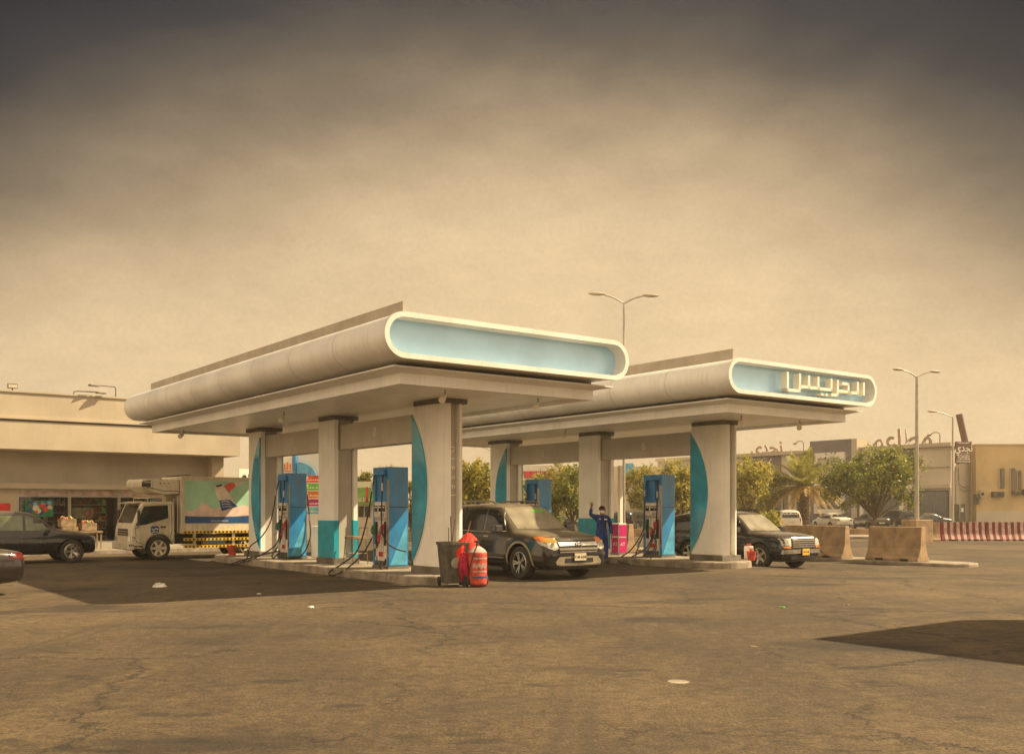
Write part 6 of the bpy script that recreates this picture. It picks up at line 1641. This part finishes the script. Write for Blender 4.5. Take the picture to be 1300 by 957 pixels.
    b = MB(); b.b2(-.2, .2, -.02, -.001, 1.5, 1.9); b.build('plate', 'letter_white', q)
restaurant()

def yellow_building():
    Y = 101.0; c = at(1236, Y); zt_ = zat(565, Y) - GDROP
    r = thing('yellow_building', 'plain yellow building wall at the right picture edge with dark air conditioners', 'building', c, 0)
    b = MB(); b.b2(.25, 22, 0, 10, -.3, zt_); b.build('wall', 'wall_yellow', r)
    b = MB(); b.b2(.2, 22.1, -.1, 10.1, zt_, zt_ + .12); b.build('coping', 'wall_yellow', r)
    b = MB(); b.b2(.25, 22, -.08, -.002, -.3, 1.6); b.build('base_band', 'wall_tan', r)
    s = F / Y
    def X(px): return (px - 650) / s - c.x
    def Z(py): return zat(py, Y) - GDROP
    for (x0, x1, y0, y1) in ((1269, 1274.5, 594, 620), (1283, 1288.5, 594, 624), (1292, 1296, 597, 622)):
        b = MB(); b.b2(X(x0), X(x1), -.25, -.003, Z(y1), Z(y0)); f = b.build('shutter', 'lamp_dark', r, bevel=.12)
        b = MB(); b.b2(X(x0) - .1, X(x0) - .01, -.12, -.003, Z(y1), Z(y0)); b.build('window_reveal', 'store_cream', f)
    for (x0, x1, y0, y1) in ((1258, 1272, 624, 631), (1235.5, 1240.5, 627, 640), (1241.5, 1247, 622, 632), (1284, 1294, 624, 628), (1297, 1306, 621, 628)):
        q = thing('air_conditioner', 'dark air conditioner on the yellow wall, %s' % {1258: 'broad and low under the first tall shutter', 1235.5: 'lowest one at the wall corner', 1241.5: 'pale faced one right of the corner unit', 1284: 'small one under the pair of tall shutters', 1297: 'cut by the right picture edge'}[x0], 'air conditioner', (c.x + (X(x0) + X(x1)) / 2, c.y, zat(y1, Y)), 0, 'air conditioners on the yellow wall')
        w = (X(x1) - X(x0)) / 2; h = Z(y0) - Z(y1)
        b = MB(); b.b2(-w, w, -.55, -.003, 0, h); b.build('casing', 'trash_grey' if x0 != 1241.5 else 'roof_edge', q, bevel=.03)
        b = MB(); b.cyl((0, -.551, h / 2), (0, -.57, h / 2), min(w, h / 2) * .75, 12); b.build('fan_grille', 'hub_black', q)
yellow_building()

# ------------------------------------------------------------------ buildings behind the pumps
def back_buildings():
    def bld(name, label, px0, px1, Y, top, mt, extra=None, depth=8, z0=None):
        c = at(px0, Y); s = F / Y; w = (px1 - px0) / s; h = zat(top, Y) - c.z
        r = thing(name, label, 'building', c, 0)
        b = MB(); b.b2(0, w, 0, depth, -.3, h); b.build('wall', mt, r)
        if extra: extra(r, lambda px: (px - px0) / s, lambda py: zat(py, Y) - c.z)
        return r
    def e1(r, X, Z):
        b = MB(); b.b2(X(665), X(702), -.2, -.003, Z(606), Z(598)); b.build('red_sign_band', 'red_sign', r)
        b = MB(); b.b2(X(650), X(770), -.3, 0, Z(598), Z(591)); b.build('roof_band', 'wall_white', r)
        for px in (672, 690, 712, 730):
            b = MB(); b.b2(X(px), X(px + 9), -.06, -.003, Z(640), Z(618)); f = b.build('window', 'trim_black', r)
            b = MB(); b.b2(X(px) + .1, X(px + 9) - .1, -.09, -.061, Z(639), Z(619)); b.build('pane', 'glass_window', f)
    bld('far_shop', 'distant pale building with a red sign band seen under beam 5', 650, 770, 125, 596, 'wall_tan', e1)
    def e2(r, X, Z):
        b = MB(); b.b2(X(791), X(804), -.3, -.003, Z(606), Z(588)); f = b.build('blue_sign', 'sky_blue_sign', r)
        b = MB(); b.b2(X(791), X(812), -.35, -.003, Z(614), Z(606.5)); b.build('red_sign', 'sign_coral', r)
        for px in (800, 830, 860):
            b = MB(); b.b2(X(px), X(px + 12), -.06, -.003, Z(645), Z(625)); f = b.build('window', 'trim_black', r)
            b = MB(); b.b2(X(px) + .1, X(px + 12) - .1, -.09, -.061, Z(644), Z(626)); b.build('pane', 'glass_window', f)
    bld('far_shop', 'distant building with a light blue sign behind the trees under beam 6', 775, 900, 128, 592, 'wall_tan', e2)
    def e3(r, X, Z):
        # station building with blue quarter arch behind the nearer canopy
        P = [(X(378), Z(606)), (X(378), Z(587))] + [(X(378 + 25 * math.sin(R(a))), Z(606 - 19 * math.cos(R(a)))) for a in range(15, 91, 15)]
        b = MB(); b.prism(P, 'y', -.3, -.003); b.build('blue_arch', 'sky_blue_sign', r)
        b = MB(); b.b2(X(373), X(377), -.35, -.003, Z(690), Z(578)); b.build('blue_post', 'pump_blue', r)
        b = MB(); b.b2(X(355), X(372), -.2, -.003, Z(600), Z(582)); f = b.build('white_board', 'letter_white', r)
        b = MB(); 
        for k in range(4): b.b2(X(358 + 3.4 * k), X(360.2 + 3.4 * k), -.22, -.201, Z(596), Z(587 + (k % 2) * 2))
        b.b2(X(357), X(371), -.22, -.201, Z(598.5), Z(597)); b.build('orange_lettering', 'sign_orange', f)
    bld('wash_building', 'white station building with a blue quarter arch behind the nearer canopy', 340, 420, 56, 572, 'wall_white', e3)
    # stack of coloured price boards
    Y = 46; c = at(386, Y); s = F / Y
    r = thing('price_totem', 'sign totem of coral, green, orange and plum boards behind the beam 7 pump', 'sign', c, 0)
    for k, (mt, nm) in enumerate((('sign_coral', 'coral'), ('sign_lime', 'green'), ('sign_orange', 'orange'), ('sign_plum', 'plum'), ('sign_aqua', 'pale blue'))):
        y0 = 603.5 + k * 10; z1 = zat(y0, Y); z0 = zat(y0 + 8.6, Y)
        b = MB(); b.b2(0, 1.0, -.06, .06, z0, z1); bd = b.build('board', mt, r, label='%s board' % nm)
        b = MB(); rn = random.Random(k)
        x = .08
        while x < .85:
            w = rn.uniform(.04, .1); b.b2(x, x + w, -.066, -.0605, z0 + .08, z0 + .08 + rn.uniform(.03, .09)); x += w + .03
        b.b2(.06, .2, -.066, -.0605, z0 + .16, z1 - .04); b.build('white_lettering', 'letter_white', bd, kind='stuff')
    b = MB(); b.b2(.0, .06, -.03, .03, 0, 3.2); b.b2(.94, 1.0, -.03, .03, 0, 3.2); b.build('post', 'steel', r)
    # kiosk with green sign between the middle and near columns
    def e4(r, X, Z):
        b = MB(); b.b2(X(452), X(481), -.4, -.003, Z(641), Z(619)); g = b.build('green_sign', 'green_sign', r)
        rn = random.Random(9); b = MB()
        for k in range(9): b.b2(X(455 + k * 1.8), X(456.2 + k * 1.8), -.42, -.401, Z(637), Z(633 + rn.uniform(-2, 2)))
        b.build('sign_lettering', 'plate', g, kind='stuff')
        b = MB(); b.b2(X(466), X(468.5), -.42, -.401, Z(638), Z(618)); b.build('red_strip', 'red_sign', g)
        for px in (455, 463.5):
            b = MB(); b.b2(X(px), X(px + 6.5), -.05, -.003, Z(656), Z(643)); f = b.build('window', 'trim_black', r)
            b = MB(); b.b2(X(px) + .05, X(px + 6.5) - .05, -.07, -.051, Z(655), Z(644)); b.build('pane', 'glass_window', f)
    bld('kiosk', 'small cream kiosk with a green sign behind the pump under beam 8', 436, 500, 58, 611, 'wall_tan', e4, 5)
back_buildings()

# ------------------------------------------------------------------ far parked cars
simple_car(at(1056, 88), R(100) + math.pi * 0, 'paint_white', 'white sedan parked before the restaurant between the palm and the shade tree', 'sedan', 1)
simple_car(at(1000, 80), R(80), 'paint_white', 'pale boxy SUV parked left of the palm trunk', 'suv', 1)
simple_car(at(1104, 86), R(95), 'paint_maroon', 'dark red car parked behind the trunk of the shade tree', 'sedan', 1)
simple_car(at(805, 74), R(60), 'paint_dark', 'dark SUV parked between the white post and the open topped pump', 'suv', 1)
simple_car(at(705, 78), R(20), 'paint_dark', 'dark car parked behind the young tree under beam 5', 'sedan', 1)
simple_car(at(1180, 92), R(10), 'paint_dark', 'dark car parked at the glass shop front right of the tall street lamp', 'sedan', 1)
simple_car(at(1136, 95), R(100), 'paint_dark', 'dark car in the restaurant entrance left of the tall street lamp', 'suv', 1)

# ------------------------------------------------------------------ kerbs and median in the distance
def kerbs():
    b = MB(); c = at(1140, 61); b.b2(-14, 40, -2.2, 2.2, -.3, .15); b.build('road_median', 'kerb', loc=(c.x, c.y + 1.5, GDROP), bevel=.03, kind='structure')
    b = MB(); b.b2(-30, 30, -3.5, 3.5, -.3, .15); c = at(1010, 76); b.build('planting_strip', 'kerb', loc=(c.x, c.y, GDROP), rot=(0, 0, .12), bevel=.03, kind='structure')
    b = MB(); b.b2(-60, 22, -.3, .3, -.3, .5); c = at(820, 66); b.build('low_wall', 'concrete', loc=(c.x, c.y, GDROP), kind=None); 
kerbs()
lw = bpy.data.objects['low_wall']; setp(lw, 'long low concrete wall running behind the pumps below the trees', 'wall')

# ------------------------------------------------------------------ litter and ground details
def litter():
    rn = random.Random(3)
    def scrap(name, label, cat, px, py, mt, w, h, seed):
        z = 0.0; Y = F * EYE / (py - HOR); p = at(px, Y)
        q = MB(); rr = random.Random(seed); n = 9
        g = [[q.V((w * (i / n - .5) + rr.uniform(-.1, .1) * w, w * .6 * (j / n - .5) + rr.uniform(-.1, .1) * w, .006 + rr.uniform(.1, 1) * h * (math.sin(math.pi * i / n) * math.sin(math.pi * j / n)) ** .5)) for j in range(n + 1)] for i in range(n + 1)]
        for i in range(n):
            for j in range(n): q.face([g[i][j], g[i + 1][j], g[i + 1][j + 1], g[i][j + 1]])
        o = q.build(name, mt, loc=(p.x, p.y, p.z), rot=(0, 0, rr.uniform(0, 3)))
        setp(o, label, cat)
    scrap('plastic_bag', 'crumpled white plastic bag lying in the canopy shade', 'litter', 203, 745, 'paper', .28, .12, 1)
    scrap('paper_scrap', 'small pale paper scrap on the sunlit asphalt left of the centre', 'litter', 395, 771, 'paper', .14, .04, 2)
    scrap('paper_scrap', 'tiny white scrap at the edge of the canopy shade', 'litter', 329, 754, 'paper', .09, .02, 3)
    scrap('leaf_scrap', 'tiny brown scrap in the canopy shade near the left', 'litter', 147, 754, 'wood', .10, .03, 4)
    scrap('green_scrap', 'small bright green scrap on the sunlit asphalt at the right', 'litter', 993, 771, 'sign_lime', .11, .03, 5)
    scrap('wrapper', 'tiny orange brown wrapper right of the green scrap', 'litter', 1077, 768, 'wood', .10, .02, 6)
    scrap('paper_scrap', 'thin pale scrap on the asphalt below the parked cars, lower right', 'litter', 956, 821, 'wood', .10, .02, 7)
    Y = F * EYE / (865 - HOR); p = at(861, Y)
    b = MB(); b.lathe([(.0001, .004), (.10, .004), (.11, .0)], (0, 0, 0), 'z', 24, cap=False); o = b.build('valve_cover', 'kerb', loc=(p.x, p.y, .002)); setp(o, 'small round pale valve cover set in the asphalt at the bottom', 'cover')
litter()

# ------------------------------------------------------------------ dusty air
def haze():
    b = MB(); b.b2(-260, 320, -60, 420, -1.6, 14.5)
    m = bpy.data.materials.new('dust_haze'); m.use_nodes = True; t = m.node_tree
    t.nodes.remove(t.nodes['Principled BSDF'])
    v = N(t, 'ShaderNodeVolumePrincipled'); v.inputs['Color'].default_value = (0.93, 0.83, 0.68, 1); v.inputs['Density'].default_value = HAZE; v.inputs['Anisotropy'].default_value = 0.25
    t.links.new(v.outputs[0], t.nodes['Material Output'].inputs['Volume']); MATS['dust_haze'] = m
    b.build('haze', 'dust_haze', kind='stuff')
HAZE = 0.0008
haze()
